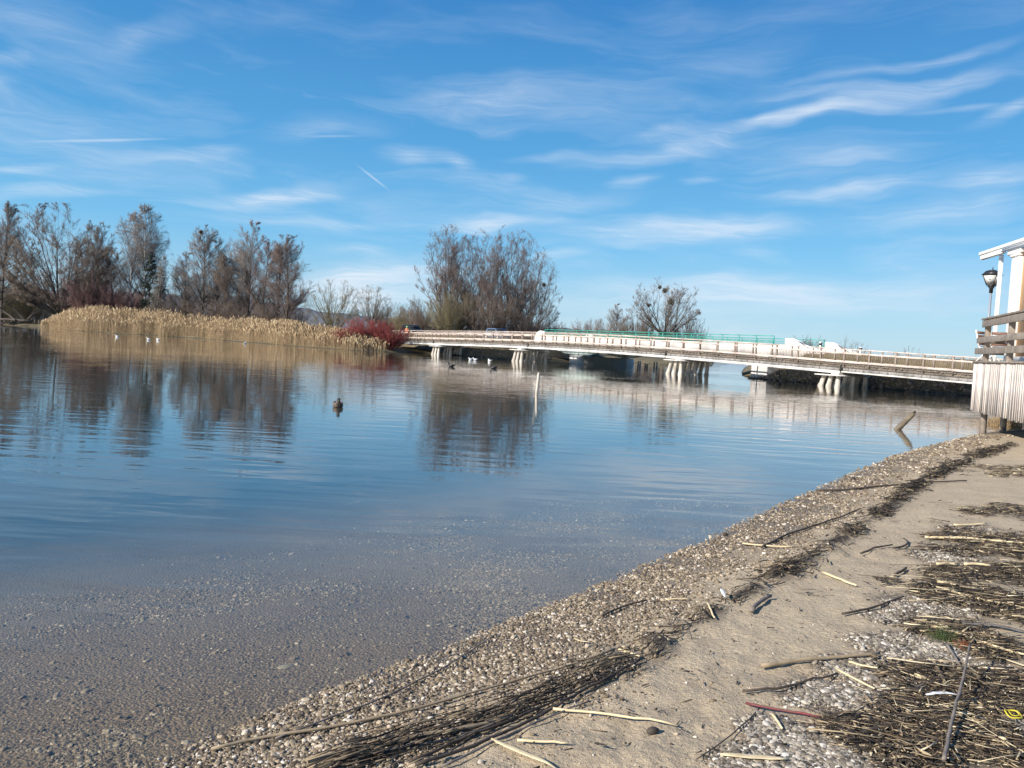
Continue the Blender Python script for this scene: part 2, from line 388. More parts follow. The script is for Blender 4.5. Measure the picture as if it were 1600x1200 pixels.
M_WHITEP = mat('white_trim_paint', (.82, .80, .76), (.76, .74, .70), 4, .45)
M_ORANGE = mat('apricot_render', (.74, .46, .24), (.68, .41, .21), 3, .85, .002, 60)
M_BLACK = mat('black_lamp_metal', (.025, .025, .028), None, rough=.4)
M_FROST = mat('frosted_lamp_glass', (.66, .65, .62), None, rough=.25)
M_CHAIRSEAT = mat('brown_chair_slats', (.13, .07, .05), (.19, .10, .07), 12, .6)
M_ASPH = mat('asphalt', (.05, .05, .05), (.075, .072, .07), 20, .9)
M_GLASS = mat('dark_car_glass', (.02, .025, .03), None, rough=.08)
M_TYRE = mat('tyre_rubber', (.02, .02, .02), None, rough=.85)
M_LOG = mat('wet_log_wood', (.20, .165, .11), (.07, .055, .04), 5, .7, .006, stretch=(1, 1, 1))
M_STONE = mat('riprap_stone', (.26, .22, .18), (.12, .10, .08), 2, .9, .03)

# ------------------------------------------------------------------ the lay of the land
BEACH_PX = [(250, 1199), (400, 1133), (500, 1091), (600, 1053), (700, 1019), (800, 975), (900, 935), (1000, 889), (1100, 848),
            (1200, 800), (1300, 755), (1400, 712), (1480, 690), (1540, 676)]
shore = [G(*p) for p in BEACH_PX]
s0 = shore[0]
RIGHT = [np.array([-60, -60.]), np.array([-9, -9.]), s0 + (s0 - shore[3]) * 1.2] + shore + \
        [np.array([15.5, 23.8]), np.array([20, 29.]), np.array([27, 37.]), np.array([31, 44.])] + \
        [np.array([W(x, y), y]) for x, y in ((1500, 52), (1400, 56), (1310, 59.5), (1240, 65), (1163, 71.5), (1160, 90), (1168, 150), (1185, 420))] + \
        [np.array([500, 700.]), np.array([700, -200.]), np.array([-60, -200.])]
LEFT = [np.array([W(x, y), y]) for x, y in ((-700, 260), (-220, 200), (-40, 178), (0, 172), (60, 160), (90, 142), (120, 133), (233, 128), (320, 122), (385, 112),
        (449, 102), (504, 97), (555, 94), (612, 95), (645, 101), (690, 99), (740, 95.5), (800, 90.5), (860, 86), (890, 85), (903, 96), (925, 118), (960, 122),
        (1000, 117), (1060, 112), (1100, 112), (1112, 125), (1116, 200), (1100, 420), (1040, 900))] + \
        [np.array([-200, 2600.]), np.array([-4000, 2600.]), np.array([-4000, 200.])]
def signed(x, y, poly):
    poly = np.array(poly); x = np.asarray(x, float); y = np.asarray(y, float)
    best = np.full(x.shape, 1e18); inside = np.zeros(x.shape, bool); n = len(poly)
    for i in range(n):
        ax, ay = poly[i]; bx, by = poly[(i + 1) % n]; dx, dy = bx - ax, by - ay
        t = np.clip(((x - ax) * dx + (y - ay) * dy) / (dx * dx + dy * dy), 0, 1)
        best = np.minimum(best, (x - ax - t * dx) ** 2 + (y - ay - t * dy) ** 2)
        c = ((ay > y) != (by > y)) & (x < (bx - ax) * (y - ay) / ((by - ay) if by != ay else 1e-9) + ax)
        inside ^= c
    return np.where(inside, 1, -1) * np.sqrt(best)
# foot bridge axis: front edge line, s metres from its left end, o metres to the back
FB0 = np.array([-13.5, 101.9]); FBD = np.array([.608, -.794]); FBN = np.array([.794, .608])
def fb(s, o=0.0, z=0.0): p = FB0 + FBD * s + FBN * o; return np.array([p[0], p[1], z])
def fb_coords(x, y):
    dx = x - FB0[0]; dy = y - FB0[1]; return dx * FBD[0] + dy * FBD[1], dx * FBN[0] + dy * FBN[1]
def smooth01(t): t = np.clip(t, 0, 1); return t * t * (3 - 2 * t)
def beach_sd(x, y): return signed(x, y, RIGHT)
def hgt(x, y, sdr=None):
    x = np.asarray(x, float); y = np.asarray(y, float)
    if sdr is None: sdr = beach_sd(x, y)
    sdl = signed(x, y, LEFT)
    near = np.interp(sdr, [-60, -30, -12, -5, -1.5, 0, .4, 1, 2, 4, 9, 60], [-3, -2.6, -1.6, -.62, -.14, 0, .045, .10, .17, .26, .42, .6])
    hr = near
    hl = np.interp(sdl, [-40, -8, 0, 1.5, 6, 40], [-3, -1.2, 0, .35, .7, 1.1]) + np.where(sdl > 0, (fbm(x / 9, y / 9, 3, 3) - .45) * .5 * smooth01(sdl / 5), 0)
    far_r = smooth01((y - 40) / 12)
    hr = hr * (1 - far_r) + far_r * np.interp(sdr, [-40, -8, 0, 1.2, 5, 40], [-3, -1.2, 0, .5, 1.0, 1.3])
    h = np.maximum(hl, hr)
    s, o = fb_coords(x, y)
    slope = np.minimum((o - 3.5) / 2.6, (20.5 - o) / 4.5)
    side = np.maximum(smooth01((19.5 - s) / 4.0), smooth01((s - 49.0) / 4.0))
    emb = np.clip(slope, -1.2, 1) * 2.35 * side
    emb = np.where((slope > -.3) & (side > .02) & (s > -160) & (s < 120), emb, -9)
    emb = emb + np.where(emb > .2, (fbm(x / 1.6, y / 1.6, 3, 9) - .45) * .35, 0)
    road_flat = (o > 6.2) & (o < 14.2)
    emb = np.where(road_flat, np.minimum(emb, 2.30), emb)
    return np.maximum(h, emb)
def on_beach(px, py):
    z = .1
    for _ in range(6):
        p = G(px, py, z); z = float(hgt(np.array([p[0]]), np.array([p[1]]))[0])
    return np.array([p[0], p[1], z])
WRACK_PX = [(520, 1210), (640, 1170), (760, 1130), (850, 1092), (930, 1055), (1005, 1020), (1060, 985), (1130, 948), (1190, 915), (1250, 880), (1310, 848), (1370, 805), (1420, 768), (1470, 738), (1530, 712), (1580, 695)]
wrack = np.array([on_beach(*p)[:2] for p in WRACK_PX])
def dist_line(x, y, line):
    best = np.full(np.shape(x), 1e9)
    for i in range(len(line) - 1):
        ax, ay = line[i]; dx, dy = line[i + 1] - line[i]
        t = np.clip(((x - ax) * dx + (y - ay) * dy) / (dx * dx + dy * dy), 0, 1)
        best = np.minimum(best, np.hypot(x - ax - t * dx, y - ay - t * dy))
    return best
GRAVEL_PX = [(1440, 945, .35), (1400, 965, .2), (1400, 1010, .30), (1340, 1045, .28), (1450, 1020, .22), (1280, 1085, .26), (1360, 1090, .25), (1230, 1150, .25), (1300, 1160, .25), (1180, 1190, .2),
             (1480, 870, .4), (1530, 830, .4), (1300, 1190, .25), (1420, 1060, .2), (1570, 1060, .2)]
grav_c = [(on_beach(a, b)[:2], r) for a, b, r in GRAVEL_PX]
LIT_PX = [(1600, 740, .9), (1560, 850, .7), (1500, 920, .42), (1570, 950, .5), (1540, 1010, .38), (1590, 1080, .36), (1480, 1060, .26), (1430, 1110, .26), (1500, 1150, .34), (1400, 1170, .24), (1440, 1200, .26), (1570, 1180, .36), (1600, 900, .6), (1330, 1140, .12), (1590, 800, .6)]
lit_c = [(on_beach(a, b)[:2], r) for a, b, r in LIT_PX]
def blobs(x, y, cs):
    v = 0
    for (c, r) in cs: v = np.maximum(v, np.exp(-((x - c[0]) ** 2 + (y - c[1]) ** 2) / (r * r)))
    return v

def polar_grid(radii, azs):
    r, a = np.meshgrid(radii, azs, indexing='ij'); x = r * np.sin(a); y = r * np.cos(a); nr, na = r.shape
    i = np.arange(nr * na).reshape(nr, na)
    q = np.stack([i[:-1, :-1], i[:-1, 1:], i[1:, 1:], i[1:, :-1]], axis=-1).reshape(-1, 4)[:, ::-1]
    return x.ravel(), y.ravel(), q
def set_attr(me, name, arr):
    a = me.attributes.new(name, 'FLOAT', 'POINT'); a.data.foreach_set('value', np.asarray(arr, np.float32))

def ground_material():
    m = bpy.data.materials.new('winter_meadow'); m.use_nodes = True; N = m.node_tree.nodes; L = m.node_tree.links; b = N['Principled BSDF']
    tc = N.new('ShaderNodeTexCoord'); n = N.new('ShaderNodeTexNoise'); n.inputs['Scale'].default_value = .35; n.inputs['Detail'].default_value = 8; n.inputs['Roughness'].default_value = .7
    L.new(tc.outputs['Object'], n.inputs['Vector']); r = N.new('ShaderNodeValToRGB'); e = r.color_ramp.elements
    e[0].position = .3; e[0].color = (.075, .06, .035, 1); e[1].position = .7; e[1].color = (.25, .20, .12, 1)
    x = e.new(.5); x.color = (.15, .12, .06, 1)
    L.new(n.outputs['Fac'], r.inputs[0]); b.inputs['Roughness'].default_value = .95
    # below the waterline the same sheet is silty lake bed, light lost in the water put into its near-black colour, with a muddy rim
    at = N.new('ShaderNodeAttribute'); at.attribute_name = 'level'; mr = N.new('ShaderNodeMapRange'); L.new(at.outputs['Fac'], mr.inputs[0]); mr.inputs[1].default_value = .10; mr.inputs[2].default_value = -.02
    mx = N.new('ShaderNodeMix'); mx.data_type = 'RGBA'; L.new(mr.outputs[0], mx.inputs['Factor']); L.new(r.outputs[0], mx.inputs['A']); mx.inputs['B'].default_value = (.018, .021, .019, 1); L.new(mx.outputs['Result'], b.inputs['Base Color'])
    n2 = N.new('ShaderNodeTexNoise'); n2.inputs['Scale'].default_value = 5; n2.inputs['Detail'].default_value = 5; L.new(tc.outputs['Object'], n2.inputs['Vector'])
    bp = N.new('ShaderNodeBump'); bp.inputs['Distance'].default_value = .12; L.new(n2.outputs['Fac'], bp.inputs['Height']); L.new(bp.outputs[0], b.inputs['Normal'])
    return m
def beach_material():
    m = bpy.data.materials.new('sand_and_gravel'); m.use_nodes = True; N = m.node_tree.nodes; L = m.node_tree.links; b = N['Principled BSDF']
    tc = N.new('ShaderNodeTexCoord'); V = tc.outputs['Object']
    def noise(sc, det=4, ro=.6):
        n = N.new('ShaderNodeTexNoise'); n.inputs['Scale'].default_value = sc; n.inputs['Detail'].default_value = det; n.inputs['Roughness'].default_value = ro; L.new(V, n.inputs['Vector']); return n.outputs['Fac']
    def ramp(src, stops, interp='LINEAR'):
        r = N.new('ShaderNodeValToRGB'); r.color_ramp.interpolation = interp; e = r.color_ramp.elements
        while len(e) < len(stops): e.new(.5)
        for i, (p, c) in enumerate(stops): e[i].position = p; e[i].color = tuple(c) + (1,)
        L.new(src, r.inputs[0]); return r.outputs[0]
    def mix(f, a, bb, mode='MIX'):
        x = N.new('ShaderNodeMix'); x.data_type = 'RGBA'; x.blend_type = mode
        if isinstance(f, float): x.inputs['Factor'].default_value = f
        else: L.new(f, x.inputs['Factor'])
        for s, v in (('A', a), ('B', bb)):
            if isinstance(v, tuple): x.inputs[s].default_value = v + (1,)
            else: L.new(v, x.inputs[s])
        return x.outputs['Result']
    def attr(n_):
        a = N.new('ShaderNodeAttribute'); a.attribute_name = n_; return a.outputs['Fac']
    def mr(src, a0, a1, b0=0., b1=1.):
        x = N.new('ShaderNodeMapRange'); x.interpolation_type = 'SMOOTHSTEP'; L.new(src, x.inputs[0])
        for i, v in enumerate((a0, a1, b0, b1)): x.inputs[i + 1].default_value = v
        return x.outputs[0]
    sand = ramp(noise(260, 3, .7), [(.28, (.27, .205, .135)), (.5, (.47, .38, .26)), (.75, (.64, .54, .40))])
    sand = mix(1.0, sand, ramp(noise(3.2, 5, .65), [(.3, (.82, .80, .78)), (.7, (1.06, 1.05, 1.03))]), 'MULTIPLY')
    def stones(sc):
        vo = N.new('ShaderNodeTexVoronoi'); vo.inputs['Scale'].default_value = sc; L.new(V, vo.inputs['Vector'])
        sep = N.new('ShaderNodeSeparateColor'); L.new(vo.outputs['Color'], sep.inputs[0])
        col = ramp(sep.outputs[0], [(0, (.12, .09, .06)), (.35, (.26, .20, .13)), (.7, (.40, .325, .225)), (.93, (.52, .44, .34)), (1, (.72, .66, .56))])
        col = mix(mr(vo.outputs['Distance'], .35 / 1, .62), col, (.07, .055, .045))
        return col, vo.outputs['Distance']
    gc, gd = stones(62.0); gc2, gd2 = stones(120.0)
    fine = mix(mr(noise(7, 3), .42, .58), gc, gc2)
    grav = attr('grav')
    fine = mix(1.0, fine, ramp(noise(22, 5, .7), [(.3, (.72, .70, .68)), (.7, (1.25, 1.22, 1.18))]), 'MULTIPLY')
    col = mix(grav, sand, fine)
    sdv = attr('sd')
    # bed: gravel near the shore, silt farther out, its darkening standing in for light absorbed by deeper water
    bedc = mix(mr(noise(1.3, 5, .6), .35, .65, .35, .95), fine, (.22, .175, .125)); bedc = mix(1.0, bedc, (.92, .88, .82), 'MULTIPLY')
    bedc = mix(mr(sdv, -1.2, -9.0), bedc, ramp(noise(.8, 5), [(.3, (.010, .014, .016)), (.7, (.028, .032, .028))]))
    under = mr(sdv, .02, -.02)
    col = mix(mr(sdv, .22, .02, 0, .42), col, (.10, .08, .06))
    col = mix(under, col, bedc)
    wr = attr('wrack'); col = mix(wr, col, ramp(noise(90, 3), [(.35, (.014, .011, .009)), (.7, (.09, .07, .05))]))
    lt = attr('lit'); col = mix(lt, col, ramp(noise(120, 4), [(.35, (.025, .018, .013)), (.62, (.13, .10, .07)), (.8, (.35, .29, .2))]))
    L.new(col, b.inputs['Base Color'])
    rg = N.new('ShaderNodeMapRange'); L.new(sdv, rg.inputs[0]); rg.inputs[1].default_value = .25; rg.inputs[2].default_value = 0.02; rg.inputs[3].default_value = .9; rg.inputs[4].default_value = .45; L.new(rg.outputs[0], b.inputs['Roughness'])
    def Mm(op, a, c):
        x = N.new('ShaderNodeMath'); x.operation = op
        for i, v in enumerate((a, c)):
            if isinstance(v, float): x.inputs[i].default_value = v
            else: L.new(v, x.inputs[i])
        return x.outputs[0]
    hs = Mm('ADD', Mm('MULTIPLY', noise(230, 3, .7), .0032), Mm('MULTIPLY', noise(30, 5, .65), .020))
    hgv = Mm('MULTIPLY', Mm('SUBTRACT', 1.0, gd), .007)
    mx = N.new('ShaderNodeMix'); mx.data_type = 'FLOAT'; L.new(Mm('MAXIMUM', grav, under), mx.inputs['Factor']); L.new(hs, mx.inputs['A']); L.new(hgv, mx.inputs['B'])
    bp = N.new('ShaderNodeBump'); bp.inputs['Distance'].default_value = 1.0; L.new(mx.outputs['Result'], bp.inputs['Height']); L.new(bp.outputs[0], b.inputs['Normal'])
    return m

def build_ground():
    rr = np.concatenate([np.geomspace(.3, 44, 60)[:-1], np.linspace(44, 135, 92)[:-1], np.geomspace(135, 9000, 46)])
    az = np.radians(np.concatenate([np.linspace(-180, -42, 46)[:-1], np.linspace(-42, 42, 230)[:-1], np.linspace(42, 180, 46)]))
    x, y, q = polar_grid(rr, az); z = hgt(x, y)
    r = np.hypot(x, y); a = np.degrees(np.arctan2(x, y))
    z = z - np.where((r > 1.1) & (r < 43) & (a > -62) & (a < 56), .12, 0)
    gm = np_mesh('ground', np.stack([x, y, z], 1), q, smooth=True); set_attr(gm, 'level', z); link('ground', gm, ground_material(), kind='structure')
    rr = np.concatenate([np.geomspace(.9, 14, 260)[:-1], np.geomspace(14, 45, 70)])
    az = np.radians(np.linspace(-64, 58, 360))
    x, y, q = polar_grid(rr, az); sd = beach_sd(x, y); z = hgt(x, y, sd)
    dw = dist_line(x, y, wrack)
    nz = fbm(x * 3.1, y * 3.1, 4, 11)
    wm = np.exp(-(dw / (.05 + .08 * vnoise(x * 2.5, y * 2.5, 5))) ** 2) * smooth01((fbm(x * 7, y * 7, 3, 15) - .34) * 6)
    inland = smooth01((sd - .35) / .4)
    # lumps and old footprints pressed into the sand
    z += inland * ((fbm(x * 6, y * 6, 4, 21) - .47) * .035 + (fbm(x * 17, y * 17, 3, 31) - .45) * .022)
    z += wm * .022
    rs = np.random.default_rng(3)
    for _ in range(42):
        cx, cy = rs.uniform(.2, 7), rs.uniform(2.2, 11)
        if beach_sd(np.array([cx]), np.array([cy]))[0] < .8: continue
        an = rs.uniform(0, math.pi); u = (x - cx) * math.cos(an) + (y - cy) * math.sin(an); v = -(x - cx) * math.sin(an) + (y - cy) * math.cos(an)
        d = np.sqrt((u / .14) ** 2 + (v / .055) ** 2); z -= .016 * np.exp(-d ** 4); z += .007 * np.exp(-((d - 1.35) / .3) ** 2)
    g = smooth01((.85 - sd + (fbm(x * 2, y * 2, 3, 41) - .47) * .9) / .55) * smooth01((sd + .02) / .05)
    g = np.maximum(g * smooth01((1.5 - dw * 0) / 1), smooth01((blobs(x, y, grav_c) - .3) * 2.5))
    lm = smooth01((14 - np.hypot(x, y)) / 5) * smooth01((blobs(x, y, lit_c) + (nz - .47) * .9 - .38) * 3) * smooth01(sd - .6)
    me = np_mesh('beach', np.stack([x, y, z], 1), q, smooth=True)
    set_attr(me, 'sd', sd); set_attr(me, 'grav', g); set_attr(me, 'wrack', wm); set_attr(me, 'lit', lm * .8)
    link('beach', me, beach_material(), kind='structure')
build_ground()
def beach_z(x, y): return hgt(x, y)
# lake surface
_v = np.array([[-5000, -300, 0], [5000, -300, 0], [5000, 9000, 0], [-5000, 9000, 0]], float)
link('lake_water', np_mesh('lake_water', _v, [(0, 1, 2, 3)]), water_material(), kind='structure')

# hills on the far shore
def hills():
    def ridge(name, Y, px0, px1, tops, depth, m, seed):
        n = 420; px = np.linspace(px0, px1, n); X = np.array([W(p, Y) for p in px]); t = np.interp(px, [a for a, _ in tops], [b for _, b in tops])
        top = H_EYE + t / 1250 * Y
        rows = []; prof = [0, .35, .75, .95, 1.0, .96, .7, 0]; yo = [-.6, -.45, -.25, -.1, 0, .15, .45, 1.0]
        for p, o in zip(prof, yo):
            z = -2 + (top + 2) * p + (fbm(X / 45 + o * 9, X * 0 + o * 31, 4, seed) - .47) * 9 * p + (vnoise(X / 7, X * 0 + o * 13, seed) - .5) * 4.5 * p
            rows.append(np.stack([X * (1 + o * depth / Y), np.full(n, Y + o * depth), z], 1))
        v = np.concatenate(rows); i = np.arange(len(prof) * n).reshape(len(prof), n)
        q = np.stack([i[:-1, :-1], i[:-1, 1:], i[1:, 1:], i[1:, :-1]], -1).reshape(-1, 4)
        link(name, np_mesh(name, v, q, smooth=True), m, kind='structure')
    m1 = mat('wooded_hill', (.085, .10, .125), (.14, .15, .165), .02, .95, detail=8)  # bluish grey: air haze over the woods is put into the colour
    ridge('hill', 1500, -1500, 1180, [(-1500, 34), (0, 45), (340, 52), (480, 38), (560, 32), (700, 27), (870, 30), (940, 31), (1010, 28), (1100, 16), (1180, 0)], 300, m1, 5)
    ridge('hill', 4200, 900, 2600, [(900, 18), (1100, 14), (1300, 11), (1700, 10), (2600, 12)], 500, mat('distant_hill', (.20, .25, .32), (.24, .29, .36), .004, .95), 8)  # paler blue base colour carries the haze of the longer distance
hills()

# ------------------------------------------------------------------ trees
UP = np.array([0, 0, 1.0]); TWK = .85
def grow(start, d, L, r0, r1, K, wob, trop, rs):
    n = len(start); P = np.zeros((n, K, 3)); P[:, 0] = start; d = norm(d); step = (L / (K - 1))[:, None]
    for k in range(1, K):
        P[:, k] = P[:, k - 1] + d * step
        d = norm(d + wob * rs.normal(size=(n, 3)) + np.asarray(trop) * UP)
    t = np.linspace(0, 1, K)[None, :]
    return P, r0[:, None] * (1 - t) + r1[:, None] * t
def sprout(P, R, n, t0, t1, ang, sd, rs, power=1.0):
    N_, K, _ = P.shape; idx = np.repeat(np.arange(N_), n); t = t0 + (t1 - t0) * rs.random(len(idx)) ** power
    f = t * (K - 1); i = np.minimum(f.astype(int), K - 2); w = (f - i)[:, None]
    st = P[idx, i] * (1 - w) + P[idx, i + 1] * w; T = norm(P[idx, i + 1] - P[idx, i]); r = R[idx, i] * (1 - w[:, 0]) + R[idx, i + 1] * w[:, 0]
    v = rs.normal(size=T.shape); perp = norm(v - (v * T).sum(1, keepdims=True) * T)
    a = np.radians(np.clip(rs.normal(ang, sd, len(idx)), 8, 110))[:, None]
    return st, norm(np.cos(a) * T + np.sin(a) * perp), t, r, idx
def place(name, label, cat, group, x, y, parts, rz=0.0, z=None, scale=None, tilt=0.0):
    z = float(hgt(np.array([x]), np.array([y]))[0]) - .1 if z is None else z
    root = empty(name, (x, y, z), label, cat, group, rz)
    if scale: root.scale = scale
    if tilt: root.rotation_euler = (0, tilt, 0)
    for nm, me, m, kd in parts: link(nm, me, m, root, kd)
    return root
PROTO = {}                          # crowns of the same kind share their meshes; each tree has its own size and turn
def acc_mesh(nm, lst):
    a = Acc()
    for P, R, S, tip in lst: a.add(*tubes(P, R, S, tip))
    return a.mesh(nm)
def fit(levels, H, Wd):
    top = np.percentile(levels[-1][0][:, -1, 2], 99.3); x = np.concatenate([P[:, -1, 0] for P, *_ in levels[-2:]]); y = np.concatenate([P[:, -1, 1] for P, *_ in levels[-2:]])
    wx = np.percentile(x, 98.5) - np.percentile(x, 1.5); k = np.array([Wd / wx, Wd / wx, H / top])
    for P, *_ in levels: P *= k
    c = np.array([0, 0, H * .5]); sc = np.array([Wd * .54, Wd * .54, H * .5])          # rounds the crown off, pulling in stray leaders
    for P, *_ in levels:
        q = (P - c) / sc; w = np.clip(P[..., 2:3] / H * 1.6 - .25, 0, 1); rho = np.maximum((np.abs(q) ** 2.4).sum(-1, keepdims=True) ** (1 / 2.4), 1e-6)
        nr = np.where(rho > .88, .88 + .2 * np.tanh((rho - .88) / .2), rho); P[...] = c + q * sc * (1 + (nr / rho - 1) * w)
def vase_parts(H, Wd, seed, trunk=.12, n1=9, amin=4, amax=52, n2=10, n3=9, n4=8, bark=None, twig=None, tw=1.0, lean=(0, 0), trop=.06, thick=1.0, dens=1.0, tl=1.0):
    rs = np.random.default_rng(seed); th = max(trunk * H, .3); r0 = H * .018 * thick
    Pt, Rt = grow(np.zeros((1, 3)), np.array([[lean[0], lean[1], 1.0]]), np.array([th]), np.array([r0 * 1.35]), np.array([r0]), 6, .03, 0, rs)
    a = amin + (amax - amin) * np.sqrt(np.linspace(.02, 1, n1)); ph = np.arange(n1) * 2.4 + rs.random(n1) * .7
    ar = np.radians(a)[:, None]
    D = np.stack([np.sin(ar[:, 0]) * np.cos(ph), np.sin(ar[:, 0]) * np.sin(ph), np.cos(ar[:, 0])], 1) + np.array([lean[0], lean[1], 0]) * .7
    reach = np.minimum((H - th), 1e9) * (1 - .30 * (a / max(amax, 30))) * rs.uniform(.86, 1.0, n1)
    reach = np.where(np.sin(ar[:, 0]) * reach > Wd / 2, Wd / 2 / np.sin(ar[:, 0]) * 1.0, reach)
    cz, rx_, rz_ = H * .55, Wd * .5, H * .45; o_ = th - cz          # leaders end a little inside the rounded crown outline
    A_ = (np.sin(ar[:, 0]) / rx_) ** 2 + (np.cos(ar[:, 0]) / rz_) ** 2; B_ = 2 * o_ * np.cos(ar[:, 0]) / rz_ ** 2; C_ = (o_ / rz_) ** 2 - 1
    reach = (-B_ + np.sqrt(np.maximum(B_ * B_ - 4 * A_ * C_, 0))) / (2 * A_) * rs.uniform(.72, .92, n1)
    tl_ = np.clip(rs.uniform(.75, 1.0, n1), 0, 1)
    st = np.array([Pt[0, -1]]) * tl_[:, None] if trunk > .03 else np.stack([rs.normal(0, .04 * Wd, n1), rs.normal(0, .04 * Wd, n1), np.zeros(n1)], 1)
    P1, R1 = grow(st, D, reach, np.full(n1, r0 * .46), np.full(n1, .012), 9, .055, trop, rs)
    # every leader forks several times; the forks run out to the crown outline too
    s, d, t, r, i = sprout(P1, R1, 5, .12, .72, 24, 7, rs)
    q = (s - np.array([0, 0, cz])) / np.array([rx_, rx_, rz_]); w = d / np.array([rx_, rx_, rz_]); qa = (w * w).sum(1); qb = 2 * (q * w).sum(1); qc = (q * q).sum(1) - 1
    Ls = np.clip((-qb + np.sqrt(np.maximum(qb * qb - 4 * qa * qc, 0))) / (2 * qa), .5, None) * rs.uniform(.78, .96, len(t))
    PF, RF = grow(s, norm(d + UP * .08), Ls, r * .6, np.full(len(t), .011), 9, .05, trop, rs)
    PA, RA = np.concatenate([P1, PF]), np.concatenate([R1, RF]); rch = np.concatenate([reach, Ls])
    s, d, t, r, i = sprout(PA, RA, max(int(n2 * .42), 4), .2, 1.0, 32, 10, rs, .75)
    L2 = np.clip(rch[i] * .34 * (1.0 - .5 * t) * rs.uniform(.55, 1.2, len(t)), .6, H * .16)
    d = norm(d + UP * .18); P2, R2 = grow(s, d, L2, r * .55, np.full(len(t), .009), 6, .09, .05, rs)
    s, d, t, r, i = sprout(P2, R2, max(int(n3 * .62), 4), .1, 1.0, 36, 11, rs)
    L3 = np.clip(L2[i] * .48 * (1.1 - t * .55) * rs.uniform(.5, 1.3, len(t)), .4, 3.2)
    d = norm(d + UP * .2); P3, R3 = grow(s, d, L3, np.minimum(r * .5, .028), np.full(len(t), .006), 4, .11, .05, rs)
    s, d, t, r, i = sprout(P3, R3, max(int(n4 * .62), 4), .1, 1.0, 33, 13, rs)
    d = norm(d + UP * .25); L4 = np.clip(L3[i] * .7 * rs.uniform(.5, 1.4, len(t)), .4, 1.9) * tl
    P4, R4 = grow(s, d, L4, np.full(len(t), .0085 * tw * TWK), np.full(len(t), .0035), 2, .1, 0, rs)
    fit([(Pt,), (P1,), (PF,), (P2,), (P3,), (P4,)], H, Wd)
    parts = [('trunk', acc_mesh('trunk', [(Pt, Rt, 9, False)]), bark, None)]
    for k in range(n1): parts.append(('limb', acc_mesh('limb', [(P1[k:k + 1], R1[k:k + 1], 6, False)]), bark, None))
    parts.append(('branches', acc_mesh('branches', [(PF, RF, 5, False), (P2, R2, 3, True)]), bark, 'stuff'))
    parts.append(('twigs', acc_mesh('twigs', [(P3, R3, 3, True), (P4, R4, 3, True)]), twig, 'stuff'))
    return parts
def slender_parts(H, Wd, seed, bark=None, twig=None, n1=36, n2=11, n3=13, ang=44, droop=-.02, base=.16, tw=1.0, lean=(0, 0), low=.0, trop1=.05, bare_r=1.0):
    rs = np.random.default_rng(seed)
    Pt, Rt = grow(np.zeros((1, 3)), np.array([[lean[0], lean[1], 1.0]]), np.array([H]), np.array([H * .0125 * bare_r]), np.array([.012]), 12, .022, .03, rs)
    s, d, t, r, i = sprout(Pt, Rt, n1, base, .97, ang, 9, rs)
    prof = np.interp(t, [0, .12, .3, .55, .8, 1.0], [.75 + low, .9 + low * .5, 1.0, .88, .55, .18])
    L1 = Wd / 2 * prof * rs.uniform(.75, 1.25, len(t)) / math.sin(rad(ang)) * .9
    P1, R1 = grow(s, d, L1, np.minimum(r * .5, .09), np.full(len(t), .008), 6, .08, trop1, rs)
    s, d, t, r, i = sprout(P1, R1, n2, .15, 1.0, 40, 12, rs)
    L2 = np.clip(L1[i] * .42 * (1.15 - .7 * t) * rs.uniform(.5, 1.3, len(t)), .3, 2.8)
    d = norm(d + UP * (.25 if droop > -.05 else 0)); P2, R2 = grow(s, d, L2, np.minimum(r * .5, .022), np.full(len(t), .005), 4, .11, droop + .03, rs)
    s, d, t, r, i = sprout(P2, R2, n3, .08, 1.0, 33, 12, rs); d = norm(d + UP * (.25 if droop > -.05 else -.15))
    L3 = np.clip(L2[i] * .65 * rs.uniform(.4, 1.3, len(t)), .35, 1.7)
    P3, R3 = grow(s, d, L3, np.full(len(t), .0085 * tw * TWK), np.full(len(t), .0035), 2, .1, 0, rs)
    fit([(Pt,), (P1,), (P2,), (P3,)], H, Wd)
    return [('trunk', acc_mesh('trunk', [(Pt, Rt, 8, False)]), bark, None),
            ('branches', acc_mesh('branches', [(P1, R1, 4, False)]), bark if bark is not M_BIRCHBARK else M_BARK, 'stuff'),
            ('twigs', acc_mesh('twigs', [(P2, R2, 3, True), (P3, R3, 3, True)]), twig, 'stuff')]
def shrub_parts(H, Wd, seed, twig, n=60, n2=12, n3=8, tw=1.0, amax=50, r=.02):
    rs = np.random.default_rng(seed); ph = rs.random(n) * 6.283; a = np.radians(amax) * np.sqrt(rs.random(n))
    st = np.stack([np.cos(ph) * rs.random(n) * Wd * .22, np.sin(ph) * rs.random(n) * Wd * .22, np.zeros(n)], 1)
    D = np.stack([np.sin(a) * np.cos(ph), np.sin(a) * np.sin(ph), np.cos(a)], 1)
    L = H * rs.uniform(.7, 1.05, n) / np.cos(a * .55) ; L = np.minimum(L, (Wd * .5) / np.maximum(np.sin(a), .15))
    P1, R1 = grow(st, D, L, np.full(n, r), np.full(n, .006), 6, .07, .03, rs)
    s, d, t, r_, i = sprout(P1, R1, n2, .12, 1, 28, 10, rs); L2 = L[i] * .35 * (1.1 - .7 * t) * rs.uniform(.5, 1.3, len(t))
    P2, R2 = grow(s, d, L2, np.minimum(r_ * .7, .014), np.full(len(t), .004), 4, .1, .04, rs)
    s, d, t, r_, i = sprout(P2, R2, n3, .1, 1, 30, 12, rs); L3 = L2[i] * .5 * rs.uniform(.5, 1.3, len(t))
    P3, R3 = grow(s, d, L3, np.full(len(t), .0075 * tw), np.full(len(t), .002), 2, .1, 0, rs)
    return [('stems', acc_mesh('stems', [(P1, R1, 4, False)]), twig, 'stuff'), ('twigs', acc_mesh('twigs', [(P2, R2, 3, True), (P3, R3, 3, True)]), twig, 'stuff')]
